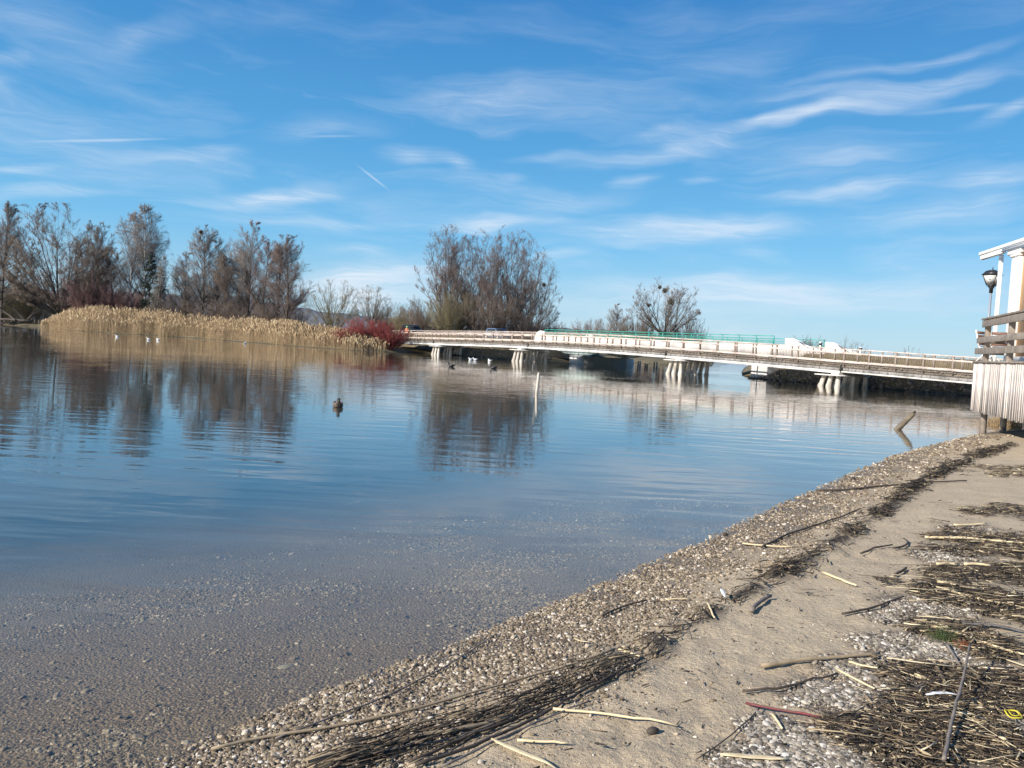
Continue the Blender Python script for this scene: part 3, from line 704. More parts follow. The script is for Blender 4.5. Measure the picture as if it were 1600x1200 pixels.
def Htree(px, py_top, Y):           # height above ~0.9 m ground
    return H_EYE + (hz(px) - py_top) / 1250 * Y - .9

def conifer(px, ptop, Y, Wd, seed, label):
    H = Htree(px, ptop, Y); rs = np.random.default_rng(seed)
    Pt, Rt = grow(np.zeros((1, 3)), np.array([[0, 0, 1.0]]), np.array([H]), np.array([.2]), np.array([.02]), 8, .01, 0, rs)
    s, d, t, r, i = sprout(Pt, Rt, 150, .04, .985, 92, 8, rs)
    L1 = Wd / 2 * (1.05 - t) ** .8 * rs.uniform(.6, 1.15, len(t)) + .15
    P1, R1 = grow(s, d, L1, np.full(len(t), .03), np.full(len(t), .008), 5, .05, -.03, rs)
    s, d, t, r, i = sprout(P1, R1, 26, .05, 1.0, 55, 15, rs)
    P2, R2 = grow(s, d, np.clip(L1[i] * .35, .2, .8), np.full(len(t), .045), np.full(len(t), .01), 3, .1, -.08, rs)
    place('spruce_tree', label, 'conifer', 'dark conifers on the reed bank', W(px, Y), Y, [('trunk', acc_mesh('trunk', [(Pt, Rt, 7, False)]), M_BARK, None),
          ('branches', acc_mesh('branches', [(P1, R1, 3, False)]), M_BARK, 'stuff'), ('needles', acc_mesh('needles', [(P2, R2, 3, True)]), M_NEEDLE, 'stuff')])

LG = 'bare trees on the left bank'
def T(px, Y): return W(px, Y), Y
def bare(kind, px, ptop, Y, wpx, label, seed, group=LG, name='bare_tree', cat='tree', **kw):
    x, y = T(px, Y); H = Htree(px, ptop, Y); Wd = wpx / 1250 * Y
    if kind == 'vase': return place(name, label, cat, group, x, y, vase_parts(H, Wd, seed, **kw))
    tg = kw.get('twig'); bk = kw.get('bark'); v = 0 if (bk is M_BIRCHBARK or tg is M_TW_BROWN) else seed % 2; key = (tg.name, bk.name, v)
    if key not in PROTO:
        bi = bk is M_BIRCHBARK
        PROTO[key] = slender_parts(18, 8.4, seed, bark=bk, twig=tg, n1=54, n2=12, n3=30, ang=36 if bi else 40 - 4 * v, droop=-.09 if bi else -.02, base=.2 if bi else .12, tw=.95, low=.3, bare_r=1.05)
    return place(name, label, cat, group, x, y, PROTO[key], rz=0 if kw.get('lean') else seed * 1.7, scale=(Wd / 8.4, Wd / 8.4, H / 18), tilt=kw['lean'][0] if kw.get('lean') else 0)
# left bank
bare('vase', 92, 314, 150, 150, 'big spreading bare tree with short forked trunk behind the left end of the reeds', 1, trunk=.10, n1=20, amin=3, amax=66, n2=16, n3=13, n4=19, bark=M_BARK, twig=M_TW_BROWN, tw=2.1, thick=.95, trop=.03)
bare('slender', 2, 306, 168, 75, 'tall bare tree cut by the left edge of the photo', 2, bark=M_BARK, twig=M_TW_BROWN, n1=44, tw=1.35, ang=55, bare_r=1.3)
bare('slender', 155, 348, 176, 60, 'faint grey bare tree between the spreading tree and the two birches', 3, bark=M_BARK, twig=M_TW_GREY, n1=34, tw=1.3)
bare('slender', 130, 372, 188, 60, 'lower bare tree half hidden behind the right side of the spreading tree', 33, bark=M_BARK, twig=M_TW_PURP, n1=30, tw=1.3)
bare('slender', 176, 384, 180, 56, 'low dark branched tree left of the first birch', 34, bark=M_BARK, twig=M_TW_BROWN, n1=30, tw=1.3)
bare('slender', 203, 330, 158, 62, 'left one of the two tall white-stemmed birches', 4, name='birch_tree', bark=M_BIRCHBARK, twig=M_TW_GREY, n1=40, tw=1.15, ang=36, droop=-.10, base=.3)
bare('slender', 226, 318, 152, 66, 'right one of the two tall white-stemmed birches, with the highest crown of the pair', 5, name='birch_tree', bark=M_BIRCHBARK, twig=M_TW_GREY, n1=44, tw=1.15, ang=36, droop=-.10, base=.22, lean=(-.02, 0))
bare('slender', 240, 395, 144, 20, 'thin leaning birch in front of the dark spruce', 51, name='birch_tree', bark=M_BIRCHBARK, twig=M_TW_GREY, n1=18, tw=1.0, ang=34, droop=-.08, base=.3, lean=(.12, 0))
conifer(231, 392, 149, 5.6, 6, 'taller brownish-dark conifer behind the birches')
conifer(249, 414, 147, 4.6, 7, 'small blackish spruce just right of the birches')
bare('slender', 288, 392, 160, 58, 'low grey tree at the left foot of the long tree row', 8, bark=M_BARK, twig=M_TW_GREY, tw=1.3)
bare('slender', 314, 350, 152, 84, 'tall bare tree holding a dark nest near its top', 9, bark=M_BARK, twig=M_TW_GREY, n1=50, n2=10, tw=1.3, ang=46, bare_r=1.1, low=.2)
bare('slender', 338, 372, 160, 60, 'bare tree right beside the one with the nest', 10, bark=M_BARK, twig=M_TW_GREY, n1=36, tw=1.3)
bare('slender', 350, 396, 146, 58, 'shorter brown-twigged tree in front of the tree row', 11, bark=M_BARK, twig=M_TW_BROWN, n1=36, tw=1.3)
bare('slender', 386, 343, 150, 70, 'tallest tree of the row, with a pale pointed crown', 12, bark=M_BARK, twig=M_TW_GREY, n1=50, n2=10, tw=1.3, ang=42, bare_r=1.1)
bare('slender', 372, 385, 160, 50, 'thin tree behind the left of the tallest tree', 13, bark=M_BARK, twig=M_TW_PURP, n1=30, tw=1.3)
bare('slender', 410, 372, 146, 62, 'brown-crowned tree just right of the tallest tree', 14, bark=M_BARK, twig=M_TW_PURP, n1=46, n2=10, tw=1.35, ang=40)
bare('slender', 432, 384, 152, 60, 'middle tree of the brown crowns at the right end of the row', 15, bark=M_BARK, twig=M_TW_PURP, n1=40, tw=1.35, low=.2)
bare('slender', 447, 366, 143, 78, 'last tree of the row, its twigs reaching down to the reeds', 16, bark=M_BARK, twig=M_TW_PURP, n1=56, n2=11, tw=1.35, base=.06, low=.45, ang=48)
bare('vase', 520, 432, 118, 84, 'small rounded olive-twigged tree between the tree row and the red shrubs', 17, group='small trees before the red shrubs', trunk=.10, n1=11, amax=48, n2=9, n3=7, n4=5, bark=M_TW_OLIVE, twig=M_TW_OLIVE, tw=1.0)
bare('vase', 579, 457, 128, 58, 'little open-crowned tree rising behind the red shrubs', 18, group='small trees before the red shrubs', trunk=.2, n1=9, amax=52, n2=7, n3=6, n4=4, bark=M_BARK, twig=M_TW_OLIVE, tw=1.0)
# willow clump behind the bridge
WG = 'tall willows behind the bridges'
WL = [(690, 366, 124, 74, -.10, 'leftmost willow, leaning out to the left'), (716, 372, 130, 60, -.07, 'second willow from the left, half hidden in the clump'), (738, 362, 126, 70, -.03, 'willow with the broad left dome of the clump'),
      (760, 380, 121, 54, .0, 'slimmer willow in the dip between the two domes'), (786, 355, 126, 74, .0, 'highest willow of the clump'), (808, 366, 132, 58, .03, 'willow just right of the highest one'),
      (824, 384, 122, 66, .06, 'open willow on the right side of the clump'), (842, 406, 128, 56, .12, 'rightmost willow, thin and leaning right, with a dark mistletoe ball')]
for k, (px, pt, Y, wpx, ln, lb) in enumerate(WL):
    px0 = px - ln * 90
    x, y = T(px0, Y); H = Htree(px, pt, Y)
    key = ('willow', k % 3 if k < 6 else 3)
    if key not in PROTO: PROTO[key] = vase_parts(17, 7.5, 40 + k, trunk=.05, n1=9 if k < 6 else 7, amin=2, amax=26, n2=13, n3=10, n4=18 if k < 6 else 12, bark=M_BARK, twig=M_TW_PURP, tw=1.0, trop=.035, thick=.72)
    sx = wpx * 1.1 / 1250 * Y / 7.5
    place('willow_tree', lb, 'tree', WG, x, y, PROTO[key], rz=0, scale=(sx, sx, H / 17), tilt=ln * .8)
# bushes behind the bridge, left
SG = 'bare bushes on the far land'
def shrub(px, ptop, Y, wpx, tw_, label, seed, group=SG, name='bare_bush', cat='bush', **kw):
    x, y = T(px, Y); H = max(Htree(px, ptop, Y), .8)
    if tw_ is M_TW_RED: return place(name, label, cat, group, x, y, shrub_parts(H, wpx / 1250 * Y, seed, tw_, **kw))
    key = ('shrub', tw_.name)
    if key not in PROTO: PROTO[key] = shrub_parts(6, 8, seed, tw_, n=80, n2=13, n3=12, tw=1.5)
    wd = wpx / 1250 * Y / 8; place(name, label, cat, group, x, y, PROTO[key], rz=seed * 1.3, scale=(wd, wd, H / 6))
shrub(612, 478, 150, 50, M_TW_PURP, 'pale bush between the red shrub and the willows, left one', 60, tw=1.6)
shrub(640, 482, 146, 60, M_TW_OLIVE, 'greyish bush above the parked dark car', 61, tw=1.6)
shrub(668, 467, 140, 62, M_TW_BROWN, 'dense round brown bush at the left foot of the willows', 62, tw=1.5, n=80)
shrub(705, 470, 116, 70, M_TW_OLIVE, 'olive undergrowth under the left willows', 63, tw=1.3)
shrub(760, 476, 116, 80, M_TW_BROWN, 'brown undergrowth under the middle of the willow clump', 64, tw=1.3)
shrub(818, 482, 118, 60, M_TW_BROWN, 'undergrowth under the right willows', 65, tw=1.3)
shrub(850, 497, 128, 50, M_TW_DARKRED, 'low reddish bush right of the willows', 66, tw=1.3)
# red brown thicket behind the reeds
shrub(150, 432, 148, 86, M_TW_DARKRED, 'left part of the dull red thicket behind the reeds', 70, n=90, n2=13, tw=1.4, group='dull red thicket')
shrub(196, 452, 150, 70, M_TW_DARKRED, 'right part of the dull red thicket behind the reeds, below the birches', 71, n=80, n2=12, tw=1.4, group='dull red thicket')
for k, (px, pt, wp, lb) in enumerate([(18, 440, 70, 'olive-grey thicket behind the fallen tree'), (52, 448, 62, 'olive-grey thicket left of the spreading tree'), (-30, 430, 80, 'thicket at the far left edge'),
                                      (270, 462, 62, 'brown undergrowth right of the small black spruce'), (330, 470, 76, 'brown undergrowth below the tree with the nest'), (390, 474, 76, 'brown undergrowth below the tallest tree'), (440, 476, 66, 'brown undergrowth at the right end of the tree row')]):
    shrub(px, pt, 174 if k < 3 else 144, wp, M_TW_OLIVE if k < 3 else M_TW_BROWN, lb, 80 + k, tw=1.5, group='undergrowth on the left bank')
shrub(545, 506, 98, 74, M_TW_RED, 'left low shoulder of the bright red shrubs', 75, n=110, n2=12, n3=8, tw=1.9, group='bright red shrubs', name='red_shrub', r=.013)
shrub(577, 495, 99, 78, M_TW_RED, 'highest of the bright red shrubs', 76, n=140, n2=13, n3=8, tw=1.9, group='bright red shrubs', name='red_shrub', r=.013)
shrub(607, 504, 97.5, 58, M_TW_RED, 'bright red shrub nearest the footbridge end', 77, n=110, n2=12, n3=8, tw=1.9, group='bright red shrubs', name='red_shrub', r=.013)
# behind the road bridge
bare('vase', 1036, 434, 178, 108, 'big tree with mistletoe balls rising over the teal railing', 20, group='trees beyond the road bridge', trunk=.30, n1=11, amin=4, amax=58, n2=13, n3=10, n4=14, bark=M_BARK, twig=M_TW_GREY, tw=1.35, thick=1.1)
bare('vase', 1064, 466, 176, 62, 'lower half-crown leaning right beside the mistletoe tree', 21, group='trees beyond the road bridge', trunk=.2, n1=7, amin=4, amax=60, n2=9, n3=8, n4=6, bark=M_BARK, twig=M_TW_GREY, tw=1.3, lean=(.1, 0))
bare('slender', 963, 474, 230, 38, 'thin pale tree left of the mistletoe tree', 22, group='trees beyond the road bridge', bark=M_BARK, twig=M_TW_GREY, n1=26, tw=1.6, base=.08)
for k, (px, pt, wp, Y, m_, lb) in enumerate([(918, 500, 46, 250, M_TW_PURP, 'hazy low bush left of the thin pale tree'), (940, 503, 40, 240, M_TW_GREY, 'hazy low bush at the foot of the thin pale tree'), (992, 486, 50, 190, M_TW_BROWN, 'brown bush between the pale tree and the mistletoe tree'),
                                   (1022, 500, 50, 184, M_TW_BROWN, 'dark bush at the left foot of the mistletoe tree'), (1072, 498, 54, 184, M_TW_GREY, 'grey bush at the right foot of the mistletoe tree'), (880, 508, 26, 260, M_TW_GREY, 'tiny far bush over the left end of the teal railing')]):
    shrub(px, pt, Y, wp, m_, lb, 90 + k, tw=1.9, group='bushes beyond the road bridge')
# saplings on the right embankment
for k, (px, pt, wp, Y, s_, lb) in enumerate([(1246, 518, 26, 66, 2.3, 'bare shrub right beside the white end of the parapet'), (1268, 524, 22, 65, 2.2, 'second bare shrub, before the short teal railing piece'), (1318, 524, 16, 66, 1.3, 'thin upright sapling right of the marker posts'),
                                   (1332, 528, 14, 64, 1.3, 'thin sapling between the two upright ones'), (1345, 536, 18, 62, 1.3, 'low sapling beside the second marker post'), (1420, 540, 26, 62, 1.3, 'sparse sapling above the right stretch of the railing'), (1398, 546, 20, 62, 1.2, 'tiny sapling left of the sparse one')]):
    x, y = T(px, Y); z0 = float(hgt(np.array([x]), np.array([y]))[0]) - .1; H = H_EYE + (hz(px) - pt) / 1250 * Y - z0
    place('sapling', lb, 'sapling', 'saplings on the right embankment', x, y, shrub_parts(H, wp / 1250 * Y * (1.5 if k > 1 else 1.1), 100 + k, M_TW_GREY if k > 1 else M_TW_PURP, n=5 if k > 1 else 22, n2=6 if k > 1 else 9, n3=3 if k > 1 else 5, tw=.8, amax=30, r=.016))
# nests and mistletoe
def ball(name, label, cat, p, r, seed, m, group=None):
    rs = np.random.default_rng(seed); n = 420; d = norm(rs.normal(size=(n, 3))); P, R = grow(d * r * .15, d + rs.normal(size=(n, 3)) * .3, r * rs.uniform(.6, 1.0, n), np.full(n, .03), np.full(n, .012), 4, .25, 0, rs)
    o = link(name, acc_mesh(name, [(P, R, 3, True)]), m); o.location = tuple(float(v) for v in p); tag(o, label, cat, group)
ball('bird_nest', 'dark twig nest high in the tree row crown', 'nest', AT(314, 362, 151), .42, 1, M_TW_BROWN)
ball('mistletoe', 'dark mistletoe ball in the thin rightmost willow', 'mistletoe', AT(850, 445, 127), .36, 2, M_MISTLE, 'mistletoe balls in bare crowns')
for k, (a, b, r, lb) in enumerate([(1031, 449, .5, 'mistletoe ball nearest the top of the big tree over the teal railing'), (1039, 454, .75, 'mistletoe ball just below the top one in the big tree'), (1048, 472, .95, 'largest mistletoe ball, mid-crown right of the trunk'), (1014, 477, .5, 'mistletoe ball on the left lower limb of the big tree')]):
    ball('mistletoe', lb, 'mistletoe', AT(a, b, 177.5), r, 10 + k, M_MISTLE, 'mistletoe balls in bare crowns')
# the farther wood behind the left bank, one mass of grey-brown stems and twigs
def far_wood(name, label, a, b, Y0, Y1, tops, n, seed, m):
    rs = np.random.default_rng(seed); px = rs.uniform(a, b, n); Y = rs.uniform(Y0, Y1, n); x = np.array([W(p, q) for p, q in zip(px, Y)]); top = np.interp(px, [t[0] for t in tops], [t[1] for t in tops])
    h = np.maximum((H_EYE + (hz(px) - top) / 1250 * Y) * rs.uniform(.55, 1.05, n), 1.5); st = np.stack([x, Y, np.full(n, .2)], 1)
    P, R_ = grow(st, np.stack([rs.normal(0, .09, n), rs.normal(0, .09, n), np.ones(n)], 1), h, np.full(n, .09), np.full(n, .015), 6, .04, .02, rs)
    s, d, t, r, i = sprout(P, R_, 26, .05, 1, 42, 12, rs); P2, R2 = grow(s, d, h[i] * .26 * (1.1 - .8 * t) * rs.uniform(.5, 1.3, len(t)), np.full(len(t), .035), np.full(len(t), .01), 3, .12, .03, rs)
    s, d, t, r, i = sprout(P2, R2, 7, .1, 1, 38, 12, rs); P3, R3 = grow(s, d, rs.uniform(.5, 1.5, len(t)), np.full(len(t), .022), np.full(len(t), .006), 2, .1, 0, rs)
    o = link(name, acc_mesh(name, [(P, R_, 4, False), (P2, R2, 3, True), (P3, R3, 3, True)]), m, kind='stuff'); tag(o, label, 'trees')
far_wood('far_wood', 'dense grey-brown wood standing behind the trees of the left bank', -120, 470, 185, 215, [(-120, 400), (0, 400), (60, 415), (150, 425), (260, 432), (300, 425), (400, 425), (470, 455)], 190, 3, M_TW_PURP)
far_wood('far_wood', 'low pale wood between the red shrubs and the willows', 470, 700, 230, 260, [(470, 482), (560, 486), (600, 478), (650, 476), (700, 470)], 60, 4, M_TW_GREY)
# fallen tree at the left edge
def fallen():
    p0 = AT(48, 503, 163); root = empty('fallen_tree', (p0[0], p0[1], 0), 'dark fallen tree lying half in the water at the left edge', 'fallen tree')
    def loc(px, py, Y=163): return AT(px, py, Y) - np.array([p0[0], p0[1], 0])
    rs = np.random.default_rng(5); tr = Acc()
    for pts, r in [([(50, 502), (30, 501), (12, 499), (-20, 498)], .32)]: 
        P = np.array([[loc(*q) for q in pts]]); tr.add(*tubes(P, np.array([[r, r * .9, r * .7, r * .5]]), 8, False, True))
    link('trunk', tr.mesh('trunk'), M_BARK, root)
    for pts in [[(38, 500), (28, 488), (12, 474), (-4, 466)], [(24, 501), (14, 492), (4, 486), (-14, 485)], [(34, 503), (22, 507), (8, 505), (-14, 507)], [(44, 499), (49, 493), (54, 490), (60, 489)]]:
        P = np.array([[loc(*q, Y=163 + rs.uniform(-1.5, 1.5)) for q in pts]]); R = np.array([[.17, .14, .1, .05]])
        a = Acc(); a.add(*tubes(P, R, 6)); s, d, t, r, i = sprout(P, R, 12, .2, 1, 45, 12, rs); Q, S = grow(s, d, rs.uniform(.8, 2.4, 12), np.full(12, .045), np.full(12, .012), 5, .12, .02, rs); a.add(*tubes(Q, S, 4, True))
        link('branch', a.mesh('branch'), M_BARK, root)
fallen()

# ------------------------------------------------------------------ reeds
def reeds():
    pts = [(66, 146), (90, 142), (120, 133.5), (233, 128.5), (320, 122.5), (385, 112.5), (449, 102.5), (504, 97.5), (555, 94.5), (600, 94.6)]
    line = np.array([[W(a, b), b] for a, b in pts]); seg = np.hypot(*np.diff(line, axis=0).T); cum = np.concatenate([[0], np.cumsum(seg)])
    pxs = np.array([a for a, _ in pts]); rs = np.random.default_rng(12); n = 13500
    s = rs.random(n) * cum[-1]; x = np.interp(s, cum, line[:, 0]); y = np.interp(s, cum, line[:, 1]); px = np.interp(s, cum, pxs)
    depth = rs.random(n) ** 1.15 * np.interp(px, [66, 100, 400, 520, 600], [3, 6.5, 6, 5, 3])
    edge = (vnoise(s * .35, s * 0, 4) - .5) * 1.6
    back = np.array([.15, .99]); x = x + back[0] * (depth + edge); y = y + back[1] * (depth + edge) - .4
    hh = np.interp(px, [50, 66, 90, 130, 233, 320, 420, 500, 555, 600], [1.1, 1.9, 2.95, 3.3, 2.95, 2.6, 2.4, 1.95, 1.45, .8]) * (.55 + .38 * vnoise(s * .7, depth * .5, 8) + .10 * vnoise(s * 2.6, depth, 18) + .30 * rs.random(n) ** 1.5) * np.interp(depth, [0, 1.2, 3], [.72, .9, 1.05])
    z = np.maximum(hgt(x, y), -.5); keep = rs.random(n) < np.where(px > 575, .5, 1); x, y, z, hh, px = (v[keep] for v in (x, y, z, hh, px)); n = len(x)
    st = np.stack([x, y, z - .1], 1); lean = np.stack([rs.normal(.05, .07, n), rs.normal(0, .07, n), np.ones(n)], 1)
    P, R = grow(st, lean, hh, np.full(n, .0095), np.full(n, .006), 3, .06, -.01, rs)
    a = Acc(); a.add(*tubes(P, R, 3))
    # plumes
    pl = rs.random(n) < .8; q = P[pl]; m = len(q); top = q[:, -1]; dr = norm(q[:, -1] - q[:, -2]) + rs.normal(0, .16, (m, 3)) + np.array([.16, 0, 0]); dr = norm(dr); L = rs.uniform(.22, .42, m)[:, None]
    PP = np.stack([top - dr * .05, top + dr * L * .4, top + dr * L * .8, top + dr * L + np.array([.05, 0, -.03])], 1); RR = np.array([[.008, .052, .040, .004]]) * rs.uniform(.7, 1.3, (m, 1))
    a.add(*tubes(PP, RR, 3, True))
    # leaves, long blades
    s_, d_, t_, r_, i_ = sprout(P, R, 3, .15, .92, 32, 10, rs); L = hh[i_] * rs.uniform(.09, .2, len(i_))
    Q, S = grow(s_, d_, L, np.full(len(i_), .016), np.full(len(i_), .004), 2, .1, -.12, rs)
    a.add(*tubes(Q, S, 3, True))
    o = link('reed_bed', a.mesh('reed_bed'), M_REED, kind='stuff'); tag(o, 'long bed of dry straw-coloured reeds along the left bank', 'reeds')
reeds()
def dry_grass(name, label, spots, n, h, seed, m, rr=.006, cat='grass', spread=.12):
    rs = np.random.default_rng(seed); k = rs.integers(0, len(spots), n); sp = np.array([(a[0], a[1], a[2]) for a in spots])[k]
    an = rs.random(n) * 6.283; rd = np.sqrt(rs.random(n)) * sp[:, 2]; x = sp[:, 0] + np.cos(an) * rd; y = sp[:, 1] + np.sin(an) * rd
    z = hgt(x, y); d = np.stack([rs.normal(0, .35, n), rs.normal(0, .35, n), np.ones(n)], 1)
    P, R = grow(np.stack([x, y, z - .02], 1), d, h * rs.uniform(.5, 1.1, n), np.full(n, rr), np.full(n, rr * .3), 3, spread, -.10, rs)
    o = link(name, acc_mesh(name, [(P, R, 3, True)]), m, kind='stuff'); tag(o, label, cat); return o
spots = []
rs_ = np.random.default_rng(31)
for _ in range(900):
    s_ = rs_.choice([rs_.uniform(-25, 19), rs_.uniform(49, 76)]); o_ = rs_.uniform(4.0, 7.2); p = fb(s_, o_)
    if float(hgt(np.array([p[0]]), np.array([p[1]]))[0]) > .12: spots.append((p[0], p[1], .5))
dry_grass('embankment_grass', 'dry brown grass on the road embankments behind the footbridge', spots, 9000, .40, 5, M_REED, .008)

# ------------------------------------------------------------------ footbridge
def ztop(s): return np.interp(s, [-6, 0, 7.4, 15, 22.8, 30, 37, 45.4, 52, 59.2, 67, 80], [2.52, 2.70, 2.80, 2.93, 3.02, 3.05, 3.02, 2.90, 2.76, 2.58, 2.40, 2.10])
def footbridge():
    o0 = fb(0, 0, 0); root = empty('footbridge', o0, 'long low timber-railed footbridge on concrete piles, crossing the channel in front', 'bridge')
    L = lambda s, o, z: fb(s, o, z) - o0
    W_ = 3.0; S0, S1 = -5.0, 73.0
    joints = [S0, 6.2, 24.6, 43.3, 59.2, S1]
    # deck planks (edge on, from below eye level): single planks laid across, ragged ends, mossy
    rs = np.random.default_rng(2); mb = MB(); s = S0
    while s < S1:
        e = rs.uniform(-.05, .05); z = ztop(s) - .95
        mb.bar(L(s, -.12 + e, z - .06), L(s, W_ + .12 - e, z - .06), .135, .09 + rs.uniform(-.01, .012)); s += .15
    mb.build('deck_planks', M_EDGE, root, kind='stuff')
    for k in range(5):
        a, b = joints[k], joints[k + 1]; n = 6
        for side, o in (('f', 0.0), ('b', W_)):
            thin = k == 4; zz = -1.66 if not thin else -1.56
            for nm, dz0, dz1, w, m in (('edge_beam', -1.05, -1.24, .10, M_EDGE), ('web', -1.24, -1.47, .05, M_WEB), ('flange', -1.47, zz, .24, M_WHITE_STEEL)):
                mb = MB(); a_, b_ = a + .06, b - .06
                for i in range(n):
                    sa, sb = a_ + (b_ - a_) * i / n, a_ + (b_ - a_) * (i + 1) / n
                    off = o + (.02 if nm == 'web' else 0) * (1 if o == 0 else -1)
                    pa, pb = [L(q, off, ztop(q) + (dz0 + dz1) / 2) for q in (sa, sb)]
                    mb.bar(pa, pb, w, abs(dz1 - dz0) - .004)
                mb.build(nm, m, root)
            if o == 0:   # stiffeners on the web
                mb = MB(); q = a + .5
                while q < b - .3:
                    z = ztop(q); mb.bar(L(q, -.03, z - 1.25), L(q, -.03, z - 1.465), .05, .035); q += .55
                mb.build('web_stiffeners', M_WEB, root, kind='stuff')
        mb = MB()    # cross bearers under the deck
        q = a + .4
        while q < b: mb.bar(L(q, .1, ztop(q) - 1.16), L(q, W_ - .1, ztop(q) - 1.16), .12, .14); q += 1.4
        mb.build('cross_bearers', M_EDGE, root, kind='stuff')
    for q in joints[1:-1]:
        MB().bar(L(q, -.02, ztop(q) - 1.0), L(q, -.02, ztop(q) - 1.5), .16, .16).build('joint_cover', M_TYRE, root)
    # railings, front and back
    pitch = 1.78
    post_me = MB().box((0, 0, -.52), (.11, .09, 1.10), FBD.tolist() + [0]).mesh('rail_post')
    for row, o, ph in ((0, -.14, .35), (1, W_ + .14, 1.25)):
        s = S0 + ph; cs = []
        while s < S1: cs.append(s); s += pitch
        for q in cs:
            p = link('rail_post', post_me, M_POSTWOOD, root); p.location = tuple(L(q, o, ztop(q) - .03))
        for a, b in zip(cs[::1], cs[1::1]):
            for nm, dz, w, h, oo in (('top_rail', .035, .17, .055, 0), ('mid_rail', -.24, .04, .11, -.07), ('bottom_rail', -.83, .045, .13, -.07)):
                off = o + (oo if row == 0 else -oo)
                MB().bar(L(a + .008, off, ztop(a) + dz), L(b - .008, off, ztop(b) + dz), w, h).build(nm, M_RAILWOOD, root)
    mb = MB(); q = S0 + .3
    while q < S1:
        z = ztop(q)
        mb.bar(L(q, W_ + .10, z - .30), L(q, W_ + .10, z - .77), .025, .025); q += .13
    mb.build('balusters', M_POSTWOOD, root, kind='stuff')
    # piers
    for q, zcap in ((7.4, .96), (23.6, 1.12), (45.0, 1.08), (59.0, .74)):
        base = L(q, 0, 0)
        pier = MB().box(L(q - .05, W_ / 2, ztop(q) - 1.66 - (ztop(q) - 1.66 - zcap - .1) / 2 - .01), (.55, W_ + .7, max(ztop(q) - 1.68 - zcap - .1, .12)), FBD.tolist() + [0]).build('pier', M_CONC, root, bevel=.02)
        MB().box(L(q - .55, W_ / 2, zcap + .05), (1.9, W_ + 1.0, .085), FBD.tolist() + [0]).build('pier_cap', M_CONC, pier)
        rsx = np.random.default_rng(int(q))
        for ro in (.05, W_ / 2 + .1, W_ - .05):
            for k, (tp, bs) in enumerate(((-1.05, -1.72), (-.52, -.95), (.02, -.02))):
                d_ = (ro - .05) * .12
                a = L(q + bs + d_, ro - .15, -1.6); b = L(q + tp + d_, ro, zcap + .01)
                t0 = (1.6 - .02) / (1.6 + zcap); 
                MB().cyl(a, b, .2, .16, 12, [(0, .205), (t0, .205), (t0 + .05, .20), (t0 + .07, .172), (.93, .16), (.95, .175), (1, .17)]).build('pile', M_PILE, pier, smooth=False)
footbridge()

